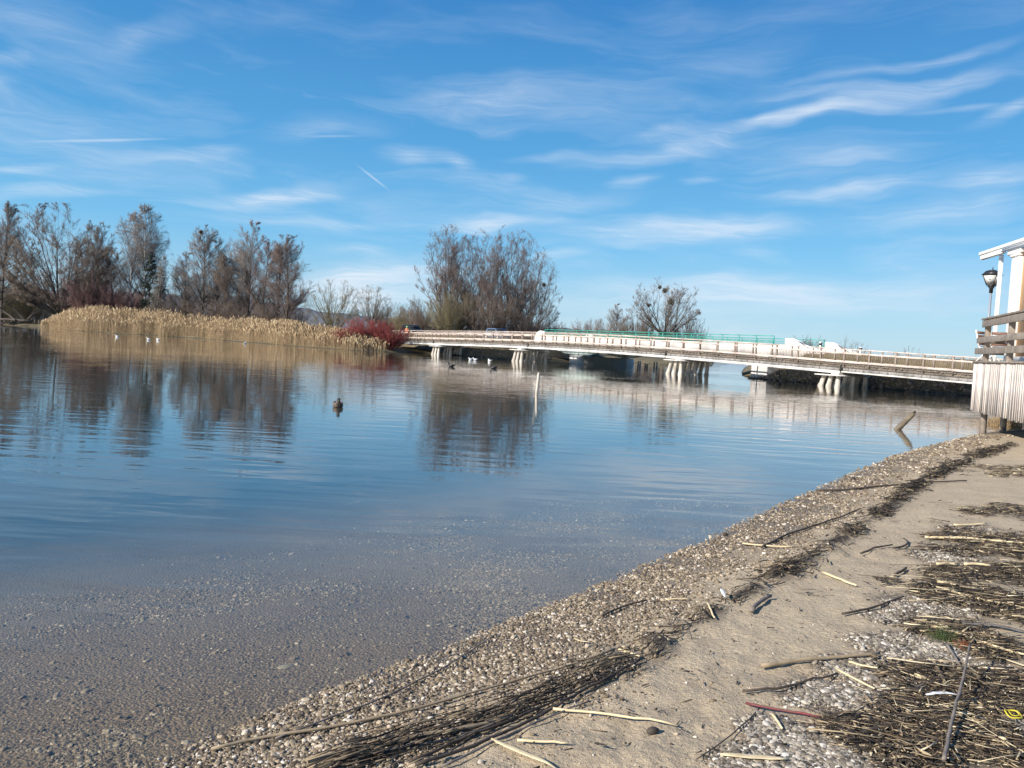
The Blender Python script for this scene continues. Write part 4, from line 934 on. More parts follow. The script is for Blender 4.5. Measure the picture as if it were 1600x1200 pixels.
# ------------------------------------------------------------------ road bridge behind it
def road_bridge():
    o0 = fb(18.6, 6.5, 0); root = empty('road_bridge', o0, 'white concrete road bridge with teal railings, behind the footbridge', 'bridge')
    L = lambda s, o, z: fb(s, o, z) - o0
    A, B = 18.8, 50.4
    ax = FBD.tolist() + [0]
    for o, sgn in ((6.5, 1), (14.0, -1)):
        n = 8
        for k in range(n):
            a, b = A + (B - A) * k / n, A + (B - A) * (k + 1) / n
            MB().bar(L(a + .008, o, 2.42), L(b - .008, o, 2.42), .32, .86).build('parapet', M_PARAPET, root)
        MB().bar(L(A + .3, o, 2.87), L(B - .3, o, 2.87), .40, .06).build('coping', M_CONC, root)
        # end block and the wing wall that sweeps down
        for e, dr in ((A, -1), (B if sgn > 0 else B - 1.0, 1)):
            poly = [(0, 1.9), (0, 3.42), (.75, 3.42), (1.1, 3.22), (2.2, 2.85), (3.6, 2.5), (3.6, 1.9)] if dr > 0 else [(0, 1.9), (0, 3.42), (.7, 3.46), (1.1, 3.3), (1.7, 2.6), (2.2, 1.9)]
            p = poly if dr < 0 else poly[::-1]
            MB().tri_prism([(x, z) for x, z in p], FBD.tolist() + [0] if dr > 0 else (-FBD).tolist() + [0], (0, 0, 1), L(e + dr * .01, o + (.2 if dr < 0 else .2), 0), .4 if dr < 0 else .4).build('wing_wall', M_PARAPET, root)
        # haunched edge girder
        mb = MB(); n = 48; ss = np.linspace(A - 1.5, B + .8, n)
        zb = 1.97 - 1.12 * np.exp(-((ss - 24.8) / 4.4) ** 2) - .35 * np.exp(-((ss - 47.5) / 3) ** 2)
        for i in range(n - 1):
            p = [L(ss[i], o + .05, zb[i]), L(ss[i + 1], o + .05, zb[i + 1]), L(ss[i + 1], o + .05, 1.985), L(ss[i], o + .05, 1.985)]
            q = [v + np.array([FBN[0], FBN[1], 0]) * .34 * sgn for v in p]
            mb.hexa([p[0], p[1], q[1], q[0], p[3], p[2], q[2], q[3]])
        mb.build('haunched_girder', M_HAUNCH, root)
        # teal railing
        ps = np.arange(A + .5, B - .1, 1.76)
        pm = MB().box((0, 0, .34), (.06, .05, .70), ax).mesh('railing_post')
        for q in ps:
            p = link('railing_post', pm, M_GREEN, root); p.location = tuple(L(q, o, 2.90))
        for a, b in zip(ps[:-1], ps[1:]):
            for z, h in ((3.60, .06), (3.38, .035), (3.06, .035)):
                MB().bar(L(a + .03, o, z), L(b - .03, o, z), .05, h).build('railing_bar', M_GREEN, root)
        mb = MB(); q = ps[0] + .1
        while q < ps[-1]: mb.bar(L(q, o, 3.07), L(q, o, 3.37), .018, .018); q += .11
        mb.build('balusters', M_GREEN, root, kind='stuff')
    MB().hexa([L(A, 6.7, 2.0), L(B, 6.7, 2.0), L(B, 13.8, 2.0), L(A, 13.8, 2.0), L(A, 6.7, 2.3), L(B, 6.7, 2.3), L(B, 13.8, 2.3), L(A, 13.8, 2.3)]).build('deck_slab', M_PIERC, root)
    MB().box(L(24.9, 10.2, -.2), (1.0, 7.9, 2.1), ax).build('pier', M_PIERC, root, bevel=.08)
    for o in (6.5, 14.0): MB().box(L(24.9, o, .28), (1.15, 1.1, 1.12), ax).build('pier_head', M_CONC, root, bevel=.05)
    MB().box(L(48.3, 10.2, .2), (1.6, 8.4, 3.5), ax).build('abutment', M_CONC, root, bevel=.05)
    MB().box(L(18.0, 10.2, .9), (1.2, 8.4, 2.1), ax).build('abutment', M_CONC, root, bevel=.05)
road_bridge()
def roads():
    for a, b in ((-150, 17.2), (52.0, 110)):
        n = 40; ss = np.linspace(a, b, n); v = []
        for s in ss:
            for o in (7.0, 13.4): v.append(fb(s, o, 2.36))
        q = [(2 * i, 2 * i + 2, 2 * i + 3, 2 * i + 1) for i in range(n - 1)]
        link('road', np_mesh('road', np.array(v), q), M_ASPH, kind='structure')
roads()
# marker posts by the road
def marker(px, ptop, s, o, label):
    p = fb(s, o, 0); z = 2.3; t = H_EYE + (hz(px) - ptop) / 1250 * p[1]; h = t - z
    r = empty('marker_post', (p[0], p[1], z - .05), label, 'marker post', 'road marker posts')
    MB().box((0, 0, h * .5), (.15, .13, h * .99), FBD.tolist() + [0]).build('post', M_WHITEP, r, bevel=.02)
    MB().box((0, 0, h * .80), (.16, .14, h * .18), FBD.tolist() + [0]).build('black_band', M_TYRE, r)
def s_for(px, o):
    best = min(np.arange(-30, 100, .05), key=lambda s: abs(fb(s, o)[0] / fb(s, o)[1] - W(px, 1.0))); return best
marker(1280, 533, s_for(1280, 7.2), 7.2, 'white marker post with black band right of the short teal railing piece')
marker(1343, 541, s_for(1343, 6.6), 6.6, 'white marker post with black band farther right along the road')
marker(815, 517.5, s_for(815, 6.6), 6.6, 'white marker post left of the white parapet block')
marker(741, 517.5, s_for(741, 6.6), 6.6, 'white marker post behind the left part of the footbridge railing')

# ------------------------------------------------------------------ vehicles and the walker on the far bank
def car(px, s_off, o, col, label, kind='car', hh=1.45, ln=4.3):
    s = s_for(px, o); p = fb(s, o, 2.37 if hh < 1.52 else 2.12); r = empty('parked_' + kind, p, label, kind, None, math.atan2(FBD[1], FBD[0]))
    prof = [(-ln / 2, .35), (-ln / 2, .75), (-ln / 2 + .12, .88), (-ln * .42, .92), (-ln * .33, hh * .95), (-ln * .2, hh), (ln * .12, hh), (ln * .26, .95), (ln * .45, .82), (ln / 2, .68), (ln / 2, .35)]
    if kind == 'van': prof = [(-ln / 2, .35), (-ln / 2, .8), (-ln / 2 + .05, hh * .93), (-ln * .44, hh), (ln * .28, hh), (ln * .36, hh * .93), (ln * .44, 1.15), (ln / 2 - .05, .95), (ln / 2, .7), (ln / 2, .35)]
    m = mat(kind + '_paint', col, None, rough=.3)
    MB().tri_prism(prof[::-1], (1, 0, 0), (0, 0, 1), (0, -.85, 0), -1.7).build('body', m, r, bevel=.05)
    for y in (-.862, .862):
        w = [(-ln * .31, .95), (-ln * .27, hh * .9), (-ln * .05, hh * .94), (-ln * .05, .95)]; w2 = [(-ln * .03, .95), (-ln * .03, hh * .94), (ln * .12, hh * .92), (ln * .24, .95)]
        for q in (w, w2): MB().tri_prism(q[::-1], (1, 0, 0), (0, 0, 1), (0, y - .006, 0), -.012).build('side_window', M_GLASS, r)
        for x in (-ln * .31, ln * .31):
            wh = MB().cyl((x, y - .1, .32), (x, y + .1, .32), .32, .32, 16).build('wheel', M_TYRE, r); MB().cyl((x, y + math.copysign(.09, y), .32), (x, y + math.copysign(.115, y), .32), .2, .2, 12).build('rim', M_WHITE_STEEL, wh)
    MB().hexa([(ln * .255, -.72, .97), (ln * .255, .72, .97), (ln * .135, .66, hh * .97), (ln * .135, -.66, hh * .97), (ln * .275, -.72, .97), (ln * .275, .72, .97), (ln * .155, .66, hh * .98), (ln * .155, -.66, hh * .98)]).build('windscreen', M_GLASS, r)
car(643, 0, 11, (.018, .024, .022), 'dark green car parked behind the left end of the footbridge', 'car', 1.5, 4.4)
car(777, 0, 10, (.10, .14, .22), 'blue-grey car roof showing over the railing under the willows', 'car', 1.55, 4.0)
def skin_figure(name, edges, verts, radii, m, parent, sub=2):
    me = bpy.data.meshes.new(name); me.from_pydata(verts, edges, []); o = link(name, me, m, parent)
    md = o.modifiers.new('skin', 'SKIN'); 
    for i, r in enumerate(radii): me.skin_vertices[0].data[i].radius = (r, r) if not isinstance(r, tuple) else r
    me.skin_vertices[0].data[0].use_root = True
    s = o.modifiers.new('sub', 'SUBSURF'); s.levels = sub; s.render_levels = sub; return o
def walker():
    p = fb(s_for(635, 1.2), 1.2); z = ztop(s_for(635, 1.2)) - .95
    r = empty('person', (p[0], p[1], z), 'person in an orange jacket and light green hat at the left end of the footbridge', 'person', None, rad(-20))
    r.scale = (.94,) * 3
    me = bpy.data.meshes.new('body')
    V = [(0, 0, .95), (0, 0, 1.18), (0, 0, 1.40), (0, 0, 1.50), (0, 0, 1.60), (0, -.01, 1.68), (-.10, 0, .88), (-.12, -.04, .50), (-.12, .04, .07), (-.12, -.10, .04), (.10, 0, .88), (.12, .10, .50), (.12, .02, .10), (.12, -.13, .05),
         (-.19, 0, 1.40), (-.25, .03, 1.13), (-.20, -.16, .95), (.19, 0, 1.40), (.25, -.02, 1.13), (.22, -.14, .93)]
    E = [(0, 1), (1, 2), (2, 3), (3, 4), (4, 5), (0, 6), (6, 7), (7, 8), (8, 9), (0, 10), (10, 11), (11, 12), (12, 13), (2, 14), (14, 15), (15, 16), (2, 17), (17, 18), (18, 19)]
    me.from_pydata(V, E, [])
    R = [(.15, .11), (.14, .10), (.15, .10), (.055, .055), (.085, .09), (.075, .085), .09, .06, .045, .04, .09, .06, .045, .04, .06, .045, .035, .06, .045, .035]
    b = link('body', me, mat('walker_skin', (.45, .28, .2)), r); b.modifiers.new('skin', 'SKIN')
    for i, q in enumerate(R): me.skin_vertices[0].data[i].radius = q if isinstance(q, tuple) else (q, q)
    s = b.modifiers.new('sub', 'SUBSURF'); s.levels = s.render_levels = 2
    MB().cyl((0, 0, .86), (0, 0, 1.48), .2, .2, 14, [(0, .19), (.3, .175), (.7, .205), (.92, .17), (1, .08)]).build('jacket', mat('orange_jacket', (.62, .20, .09), None, rough=.8), r, smooth=True)
    mo = mat('dark_trousers', (.03, .03, .04), None, rough=.9)
    for a, c, d in ((V[6], V[7], V[8]), (V[10], V[11], V[12])): MB().cyl(a, c, .105, .08, 10).cyl(c, d, .08, .065, 10).build('trouser_leg', mo, r, smooth=True)
    for a, c, d in ((V[14], V[15], V[16]), (V[17], V[18], V[19])): MB().cyl(a, c, .075, .06, 10).cyl(c, d, .06, .048, 10).build('sleeve', mat('orange_sleeve', (.62, .20, .09), None, rough=.8), r, smooth=True)
    MB().cyl((0, -.01, 1.62), (0, -.01, 1.80), .12, .05, 14, [(0, .125), (.3, .125), (.7, .10), (1, .04)]).build('hat', mat('light_green_hat', (.42, .68, .22), None, rough=.8), r, smooth=True)
walker()

# poles and boats in the basin behind the bridges
for k, (px, pb, pt) in enumerate([(964, 569.5, 563), (966.5, 570, 564), (970, 570, 566), (986, 572, 566), (997, 573, 564), (1000, 573, 564), (1008, 574, 568.5), (1011, 574.5, 568.8), (1022, 575, 565.5), (1026, 575, 565.5), (1044, 576.5, 567), (1048, 576.8, 567)]):
    g = G(px, pb); h = (pb - pt) / 1250 * g[1]
    o = MB().cyl((0, 0, -1), (0, 0, h), .09, .08, 8, [(0, .10), (.5, .10), (1, .085)]).build('mooring_pole', M_PILE)
    o.location = (g[0], g[1], 0); tag(o, ['leftmost', 'second', 'third', 'fourth', 'fifth', 'sixth', 'seventh', 'eighth', 'ninth', 'tenth', 'eleventh', 'rightmost'][k] + (' mooring pole in the basin seen under the bridges' if k in (0, 11) else ' mooring pole from the left in the basin seen under the bridges'), 'pole', 'mooring poles in the basin')
def boat(px, Y, rz, label, k):
    x, y = T(px, Y); r = empty('rowing_boat', (x, y, .02), label, 'boat', 'small pale boats in the basin', rz); ln = 3.6; mb = MB(); n = 9; sec = []
    for i in range(n):
        t = i / (n - 1); w = .62 * math.sin(math.pi * min(t * .85 + .15, 1)) ** .6 if t < 1 else .02; zk = -.12 + .3 * max(t - .6, 0) ** 1.5; zt = .35 + .22 * t * t
        sec.append([((t - .5) * ln, -w, zt), ((t - .5) * ln, -w * .7, zk + .12), ((t - .5) * ln, 0, zk), ((t - .5) * ln, w * .7, zk + .12), ((t - .5) * ln, w, zt)])
    v = [p for s in sec for p in s]; q = [(i * 5 + j, i * 5 + j + 1, i * 5 + j + 6, i * 5 + j + 5) for i in range(n - 1) for j in range(4)] + [(0, 1, 2, 3), ]
    me = np_mesh('hull', np.array(v, float), q, [(0, 3, 4)]); h = link('hull', me, mat('boat_hull_%d' % k, (.42, .50, .56), None, rough=.4), r); sm = h.modifiers.new('solid', 'SOLIDIFY'); sm.thickness = .05
    for x_ in (-.9, .1, .9): MB().box((x_, 0, .26), (.22, 1.0, .035)).build('thwart', M_POSTWOOD, r)
for k, (px, lb) in enumerate([(951, 'leftmost of the small pale boats under the road bridge'), (957, 'second small pale boat from the left under the road bridge'), (963.5, 'third small pale boat under the road bridge'), (973, 'rightmost small pale boat, beside the pole cluster')]):
    boat(px, 110, 1.25 if k < 3 else .3, lb, k)
def riprap(label, pts, n, rmin, rmax, seed):
    rs = np.random.default_rng(seed); ico = MB(); V = []; Q = []; Tt = []
    t = (1 + 5 ** .5) / 2; iv = norm(np.array([(-1, t, 0), (1, t, 0), (-1, -t, 0), (1, -t, 0), (0, -1, t), (0, 1, t), (0, -1, -t), (0, 1, -t), (t, 0, -1), (t, 0, 1), (-t, 0, -1), (-t, 0, 1)]))
    fc = np.array([(0, 11, 5), (0, 5, 1), (0, 1, 7), (0, 7, 10), (0, 10, 11), (1, 5, 9), (5, 11, 4), (11, 10, 2), (10, 7, 6), (7, 1, 8), (3, 9, 4), (3, 4, 2), (3, 2, 6), (3, 6, 8), (3, 8, 9), (4, 9, 5), (2, 4, 11), (6, 2, 10), (8, 6, 7), (9, 8, 1)])
    k = 0; vs = []; ts = []
    while k < n:
        s = rs.uniform(*pts[0]); o = rs.uniform(*pts[1]); p = fb(s, o); z = float(hgt(np.array([p[0]]), np.array([p[1]]))[0])
        if z < -.25: 
            n -= .2; continue
        r = rs.uniform(rmin, rmax); vs.append(iv * r * rs.uniform(.6, 1.2, (12, 1)) * np.array([1, 1, .7]) + np.array([p[0], p[1], z + r * .2])); ts.append(fc + 12 * k); k += 1
    o = link('riprap', np_mesh('riprap', np.concatenate(vs), None, np.concatenate(ts)), M_STONE, kind='stuff'); tag(o, label, 'stones')
riprap('loose stones on the bank below the right half of the footbridge', ((47.5, 72), (3.0, 5.2)), 900, .06, .20, 4)
riprap('loose stones on the bank below the left end of the footbridge', ((-3, 22), (3.0, 5.5)), 450, .06, .20, 5)

# ------------------------------------------------------------------ plank-fronted terrace with the apricot house
TA = np.array([12.65, 22.0]); TD = np.array([-.325, -.9457]); TN = np.array([.9457, -.325])      # along the wall towards the viewer / inwards
DECK = 1.90
def tw(t, n=0.0, z=0.0): p = TA + TD * t + TN * n; return np.array([p[0], p[1], z])
def terrace():
    o0 = tw(0); root = empty('terrace', o0, 'raised timber terrace faced with pale weathered upright boards at the right edge', 'terrace')
    L = lambda t, n, z: tw(t, n, z) - o0
    rs = np.random.default_rng(6); t = 0.0; k = 0
    meshes = {}
    while t < 9.0:
        w = (.13, .155, .175)[k % 3 if k % 5 else 1]; zb = .56 + .03 * (t / 5) + rs.uniform(-.02, .02)
        key = (w, k % 4)
        if key not in meshes:
            meshes[key] = MB().box((0, 0, 0), (w - .014, .026, 1.30), TD.tolist() + [0]).mesh('wall_board')
        b = link('wall_board', meshes[key], M_PLANK, root); b.location = tuple(L(t + w / 2, rs.uniform(-.014, .006), zb + .645)); b.rotation_euler = (rs.uniform(-.003, .003), rs.uniform(-.004, .004), rs.uniform(-.03, .03))
        t += w; k += 1
    MB().bar(L(0, .07, 1.72), L(9, .07, 1.72), .08, .16).build('wall_beam', M_OAK, root)
    MB().bar(L(0, .07, .80), L(9, .07, .80), .08, .12).build('wall_beam', M_OAK, root)
    # back boards (the side that faces the lake)
    q0, q1 = L(0, 0, 0), np.array([17.5, 27.2, 0]) - o0; n = 42
    for i in range(n):
        a = q0 + (q1 - q0) * (i + .5) / n; w = np.linalg.norm(q1 - q0) / n
        MB().box((a[0] + .02, a[1] - .02, 1.21), (w - .012, .026, 1.28), (q1 - q0)).build('wall_board', M_PLANK, root)
    # deck
    A_, B_, C_, D_ = L(-.02, -.05, 0), L(9.3, -.05, 0), np.array([22, 14, 0]) - o0, np.array([17.5, 27.2, 0]) - o0
    mb = MB(); N_ = 60
    for i in range(N_):
        f0, f1 = i / N_, (i + .94) / N_
        p = [A_ + (D_ - A_) * f0, B_ + (C_ - B_) * f0, B_ + (C_ - B_) * f1, A_ + (D_ - A_) * f1]
        mb.hexa([v + np.array([0, 0, DECK - .045]) for v in p] + [v + np.array([0, 0, DECK]) for v in p])
    mb.build('deck_boards', M_OAK, root, kind='stuff')
    for tt in (.55,): MB().cyl(L(tt, .22, -.6), L(tt, .22, 1.75), .085, .08, 12).build('support_post', M_OAK, root)
    for px, py in ((14.5, 23.5), (16.3, 25.6)): MB().cyl(np.array([px, py, -.6]) - o0, np.array([px, py, 1.75]) - o0, .09, .09, 10).build('support_post', M_OAK, root)
    # railing
    for tt in (.92, 3.32, 5.72): MB().box(L(tt, .07, DECK + .54), (.15, .12, 1.06), TD.tolist() + [0]).build('railing_post', M_OAK, root, bevel=.006)
    MB().bar(L(.80, .02, DECK + 1.105), L(9.0, .02, DECK + 1.105), .20, .05).build('handrail', M_OAK, root, bevel=.006)
    MB().bar(L(.82, -.035, DECK + .98), L(9.0, -.035, DECK + .98), .045, .17).build('rail_board', M_OAK, root, bevel=.004)
    MB().bar(L(.34, -.035, DECK + .56), L(9.0, -.035, DECK + .56), .05, .155).build('rail_board', M_OAK, root, bevel=.004)
    MB().bar(L(.20, -.035, DECK + .27), L(9.0, -.035, DECK + .27), .05, .165).build('rail_board', M_OAK, root, bevel=.004)
    # return of the boards at the far end
    for z in (.56, .27): MB().bar(L(.36, -.0, DECK + z), L(.38, .6, DECK + z), .05, .15).build('rail_board', M_OAK, root)
terrace()
def house():
    P0 = np.array([14.2, 23.0]); D2 = norm(np.array([-.2, -.98])); N2 = np.array([.98, -.2])
    def H(t, n, z): p = P0 + D2 * t + N2 * n; return np.array([p[0], p[1], z]) - np.array([P0[0], P0[1], DECK])
    root = empty('house', (P0[0], P0[1], DECK), 'apricot-rendered lake house with white timber corner posts and eaves at the right edge', 'house')
    ax = D2.tolist() + [0]
    a = [H(.25, .06, DECK), H(6, .06, DECK), H(6, 6, DECK), H(.25, 6, DECK)]; zt = np.array([0, 0, 3.2])
    MB().hexa(a + [v + zt for v in a]).build('wall', M_ORANGE, root)
    MB().box(H(.10, 0.02, DECK + 1.62), (.30, .12, 3.24), ax).build('corner_post', M_WHITEP, root, bevel=.012)
    MB().box(H(-.20, .03, DECK + 1.62), (.26, .12, 3.24), ax).build('corner_post', M_WHITEP, root, bevel=.012)
    MB().bar(H(.5, .0, DECK + 3.0), H(6, .0, DECK + 3.0), .06, .2).build('frieze_board', M_WHITEP, root)
    # window with white frame on the apricot wall
    f = MB().box(H(2.6, .045, DECK + 1.7), (1.2, .05, 1.4), ax).build('window_frame', M_WHITEP, root); MB().box(H(2.6, .015, DECK + 1.7), (1.0, .03, 1.2), ax).build('window_pane', M_GLASS, f)
    # eaves: long purlin with stepped end and its upper boards
    zb = 5.22
    MB().bar(H(-2.65, -.05, zb + .01), H(-.9, -.05, zb + .01), .12, .14).build('eaves_beam', M_WHITEP, root, bevel=.01)
    MB().bar(H(-2.70, -.06, zb + .13), H(6, -.06, zb + .13), .16, .10).build('eaves_beam', M_WHITEP, root, bevel=.01)
    for k in range(4): MB().bar(H(-.85 + .03 * k, -.12 + .010 * k, zb - .02 + .054 * k), H(6, -.12 + .010 * k, zb - .02 + .054 * k), .05, .050).build('fascia_board', M_WHITEP, root)
    MB().bar(H(-.55, -.02, zb - .11), H(.4, -.02, zb - .11), .14, .15).build('bracket', M_WHITEP, root, bevel=.03)
    MB().bar(H(-.35, -.02, zb - .22), H(.3, -.02, zb - .22), .13, .09).build('bracket', M_WHITEP, root, bevel=.03)
    MB().hexa([H(.3, .2, zb + .06), H(6.2, .2, zb + .06), H(6.2, 3.4, zb + .5), H(.3, 3.4, zb + .5), H(.3, .2, zb + .12), H(6.2, .2, zb + .12), H(6.2, 3.4, zb + .56), H(.3, 3.4, zb + .56)]).build('roof', mat('roof_tiles', (.26, .12, .08), (.18, .09, .06), 8, .8), root)
    MB().box(H(-1.60, .14, DECK + 1.66), (.10, .10, 3.28), ax).build('veranda_post', M_WHITEP, root, bevel=.008)
    MB().box(H(-1.72, .95, DECK + 1.35), (.09, .09, 2.7), ax).build('veranda_post', M_WHITEP, root, bevel=.008)
    MB().bar(H(-2.0, .95, DECK + 2.78), H(.0, .95, DECK + 2.78), .10, .17).build('low_beam', M_WHITEP, root, bevel=.01)
    MB().bar(H(.3, -.03, DECK + .1), H(6, -.03, DECK + .1), .03, .2).build('plinth_board', M_WHITEP, root)
house()
def lamp():
    p = AT(1539.5, 562, 25.6); x, y = p[0], 25.6; r = empty('street_lamp', (x, y, DECK), 'black lantern on a slim grey pole rising behind the terrace railing', 'lamp')
    zt = H_EYE + (hz(1549) - 449) / 1250 * 25.6 - DECK      # underside of the lantern
    MB().cyl((0, 0, 0), (0, 0, zt - .06), .04, .035, 14).build('pole', mat('grey_pole_paint', (.22, .25, .29), None, rough=.4), r, smooth=True)
    MB().cyl((0, 0, zt - .2), (0, 0, zt), .05, .05, 12, [(0, .055), (.7, .055), (.75, .075), (1, .09)]).build('collar', M_BLACK, r)
    hd = MB().box((0, 0, zt + .02), (.19, .19, .03)).build('lantern_base', M_BLACK, r)
    a, b, z0, z1 = .105, .20, zt + .035, zt + .36
    c = lambda s, z: [(-s, -s, z), (s, -s, z), (s, s, z), (-s, s, z)]
    lo, hi = c(a, z0), c(b, z1)
    R45 = rad(38)
    for i in range(4):
        j = (i + 1) % 4; q = [np.array(v) for v in (lo[i], lo[j], hi[j], hi[i])]; m = sum(q) / 4; q = [m + (v - m) * .93 for v in q]; inn = [v * np.array([.95, .95, 1]) for v in q]
        MB().hexa([inn[0], inn[1], q[1], q[0], inn[3], inn[2], q[2], q[3]]).build('lantern_pane', M_FROST, r).rotation_euler = (0, 0, R45)
        MB().bar(lo[i], hi[i], .022, .022).build('lantern_bar', M_BLACK, r).rotation_euler = (0, 0, R45)
        mm = [(v[0], v[1], v[2]) for v in (lo[i], hi[i])]
        o = MB().cyl(tuple(m + np.array([0, 0, .04]) + m * np.array([.03, .03, 0])), tuple(m + np.array([0, 0, .04]) + m * np.array([.10, .10, 0])), .035, .02, 8).build('bulb_shade', M_BLACK, r); o.rotation_euler = (0, 0, R45)
    mb = MB(); P = c(.235, z1); P2 = c(.235, z1 + .02); P3 = c(.14, z1 + .13); P4 = c(.05, z1 + .17)
    mb.hexa(P + P2).hexa([tuple(np.array(v) * [.92, .92, 1]) for v in P2] + P3).hexa(P3 + P4)
    mb.build('lantern_roof', M_BLACK, r).rotation_euler = (0, 0, R45)
    MB().cyl((0, 0, z1 + .16), (0, 0, z1 + .27), .018, .006, 8).build('finial', M_BLACK, r)
lamp()
def chair(px, Y, rz, label, tilt=0.0):
    p = AT(px, 560, Y); r = empty('garden_chair', (p[0], Y, DECK), label, 'chair', 'garden chairs behind the terrace railing', rz)
    for x in (-.22, .22):
        MB().bar((x, -.22, 0), (x, .20, .47), .03, .03).build('leg', M_WHITEP, r); MB().bar((x, .24, 0), (x, -.20, .45), .03, .03).build('leg', M_WHITEP, r)
        MB().bar((x, .18, .42), (x, .30, .92), .03, .03).build('back_frame', M_WHITEP, r); MB().bar((x, -.24, .66), (x, .26, .68), .045, .025).build('armrest', M_WHITEP, r)
    for k in range(5): MB().bar((-.22, -.18 + .09 * k, .455), (.22, -.18 + .09 * k, .455), .075, .018).build('seat_slat', M_CHAIRSEAT, r)
    for k in range(4): MB().bar((-.22, .205 + .022 * k, .53 + .105 * k), (.22, .205 + .022 * k, .53 + .105 * k), .02, .08).build('back_slat', M_CHAIRSEAT, r)
chair(1545, 23.0, .5, 'white-framed brown chair behind the first bay of the terrace railing')
chair(1562, 23.3, 2.4, 'second white-framed chair beside the second railing post')
def bin_box():
    p = tw(4.35, .45, DECK); o = MB().box((0, 0, .16), (.6, .42, .30), TD.tolist() + [0]).build('storage_box', mat('grey_plastic', (.13, .15, .16), None, rough=.5), bevel=.03); o.location = tuple(p)
    tag(o, 'low grey box on the terrace deck at the right edge', 'box')
bin_box()

# ------------------------------------------------------------------ things in the water
def pole_in_water():
    b = G(838.5, 615); t = AT(842, 582, b[1]); o0 = np.array([b[0], b[1], 0])
    r = empty('wooden_pole', o0, 'pale wooden pole sticking out of the open water, leaning slightly right', 'pole')
    d = (t - o0); MB().cyl(-d * 1.5, d, .055, .045, 12, [(0, .055), (.6, .05), (.97, .046), (1, .036)]).build('shaft', M_PILE, r, smooth=False)
pole_in_water()
def slanted_log():
    b = G(1402, 671); t = AT(1430, 647, b[1]); o0 = np.array([b[0], b[1], 0]); d = t - o0; d[1] += .1
    P = np.array([[-d * .9, -d * .3, d * .15, d * .6, d * .92, d * 1.0]])
    a = Acc(); a.add(*tubes(P, np.array([[.07, .075, .078, .068, .066, .055]]), 9, False, True))
    r = empty('driftwood_log', o0, 'broken log end slanting up out of the shallow water near the terrace', 'log')
    link('stem', a.mesh('stem', False), M_LOG, r)
    MB().cyl(d * .97 + np.array([.03, 0, .05]), d * 1.03 + np.array([.035, 0, .06]), .04, .03, 8, [(0, .045), (1, .02)]).build('broken_tip', M_BARK, r)
slanted_log()
def loft(secs, n=14):
    """secs: (center, half width, half height) -> closed ring body"""
    v = []; m = len(secs)
    for (c, w, h) in secs:
        for k in range(n): a = 2 * math.pi * k / n; v.append((c[0], c[1] + w * math.cos(a), c[2] + h * math.sin(a)))
    q = [(i * n + k, i * n + (k + 1) % n, (i + 1) * n + (k + 1) % n, (i + 1) * n + k) for i in range(m - 1) for k in range(n)]
    t = []
    for i, o in ((0, 0), (m - 1, (m - 1) * n)):
        v.append(tuple(secs[i][0])); c = len(v) - 1
        for k in range(n): t.append((c, o + (k + 1) % n, o + k) if i == 0 else (c, o + k, o + (k + 1) % n))
    return np_mesh('body', np.array(v, float), q, t, True)
def bird(name, label, cat, p, scale, rz, mb_, mh, mbill, group=None):
    r = empty(name, (p[0], p[1], 0), label, cat, group, rz); r.scale = (scale,) * 3
    body = loft([((-.25, 0, .115), .012, .006), ((-.20, 0, .10), .05, .02), ((-.13, 0, .07), .10, .055), ((-.03, 0, .045), .13, .08), ((.07, 0, .05), .115, .08), ((.13, 0, .08), .065, .07), ((.145, 0, .13), .038, .045), ((.16, 0, .17), .034, .036)])
    link('body', body, mb_, r)
    head = loft([((.10, 0, .175), .01, .01), ((.115, 0, .18), .032, .035), ((.15, 0, .19), .042, .042), ((.185, 0, .185), .032, .033), ((.205, 0, .178), .014, .014)], 12); head.name = 'head'
    hd = link('head', head, mh, r)
    bl = loft([((.20, 0, .176), .014, .012), ((.23, 0, .168), .013, .007), ((.25, 0, .163), .006, .004)], 8); bl.name = 'bill'; link('bill', bl, mbill, hd)
    for s in (-1, 1):
        w = loft([((-.21, s * .045, .12), .008, .008), ((-.13, s * .085, .10), .018, .035), ((-.02, s * .10, .085), .02, .05), ((.06, s * .09, .08), .012, .035)], 8); w.name = 'wing'; link('wing', w, mb_, r)
M_DUCKB = mat('mottled_brown_feathers', (.16, .12, .09), (.05, .038, .03), 40, .7); M_DUCKH = mat('blackish_head_feathers', (.018, .018, .016), None, rough=.5); M_BILL = mat('dull_bill', (.16, .14, .06), None, rough=.4)
M_GULLW = mat('white_feathers', (.78, .77, .74), None, rough=.6); M_COOT = mat('sooty_feathers', (.015, .015, .017), None, rough=.5)
g = G(528, 636); bird('duck', 'brown duck with blackish head swimming on the open water, nearest of the birds', 'duck', g, .95, rad(-74), M_DUCKB, M_DUCKH, M_BILL)
for px, py, lb in ((705, 573, 'left of the two black coots in front of the footbridge'), (771, 576, 'right of the two black coots in front of the footbridge'), (8, 516, 'small dark waterbird near the fallen tree')):
    g = G(px, py); bird('coot', lb, 'coot', g, 1.2, rad(170), M_COOT, M_COOT, M_GULLW, 'coots')
for px, py, lb in ((183, 526.5, 'leftmost white gull floating before the reeds'), (232, 530.5, 'middle one of the white gulls before the reeds, left of a close pair'), (247, 531.5, 'white gull right of the middle one before the reeds'),
                   (735, 562.5, 'white gull in the dark water under the footbridge, left one'), (742, 562.8, 'white gull in the dark water under the footbridge, beside the left one'), (765, 564.8, 'white gull in the dark water closest to the second pier'), (383, 537, 'pale gull close to the reed stems at mid bank')):
    g = G(px, py); bird('gull', lb, 'gull', g, 1.15, rad(20 + px * 37 % 300), M_GULLW, M_GULLW, M_BILL, 'white gulls on the water')

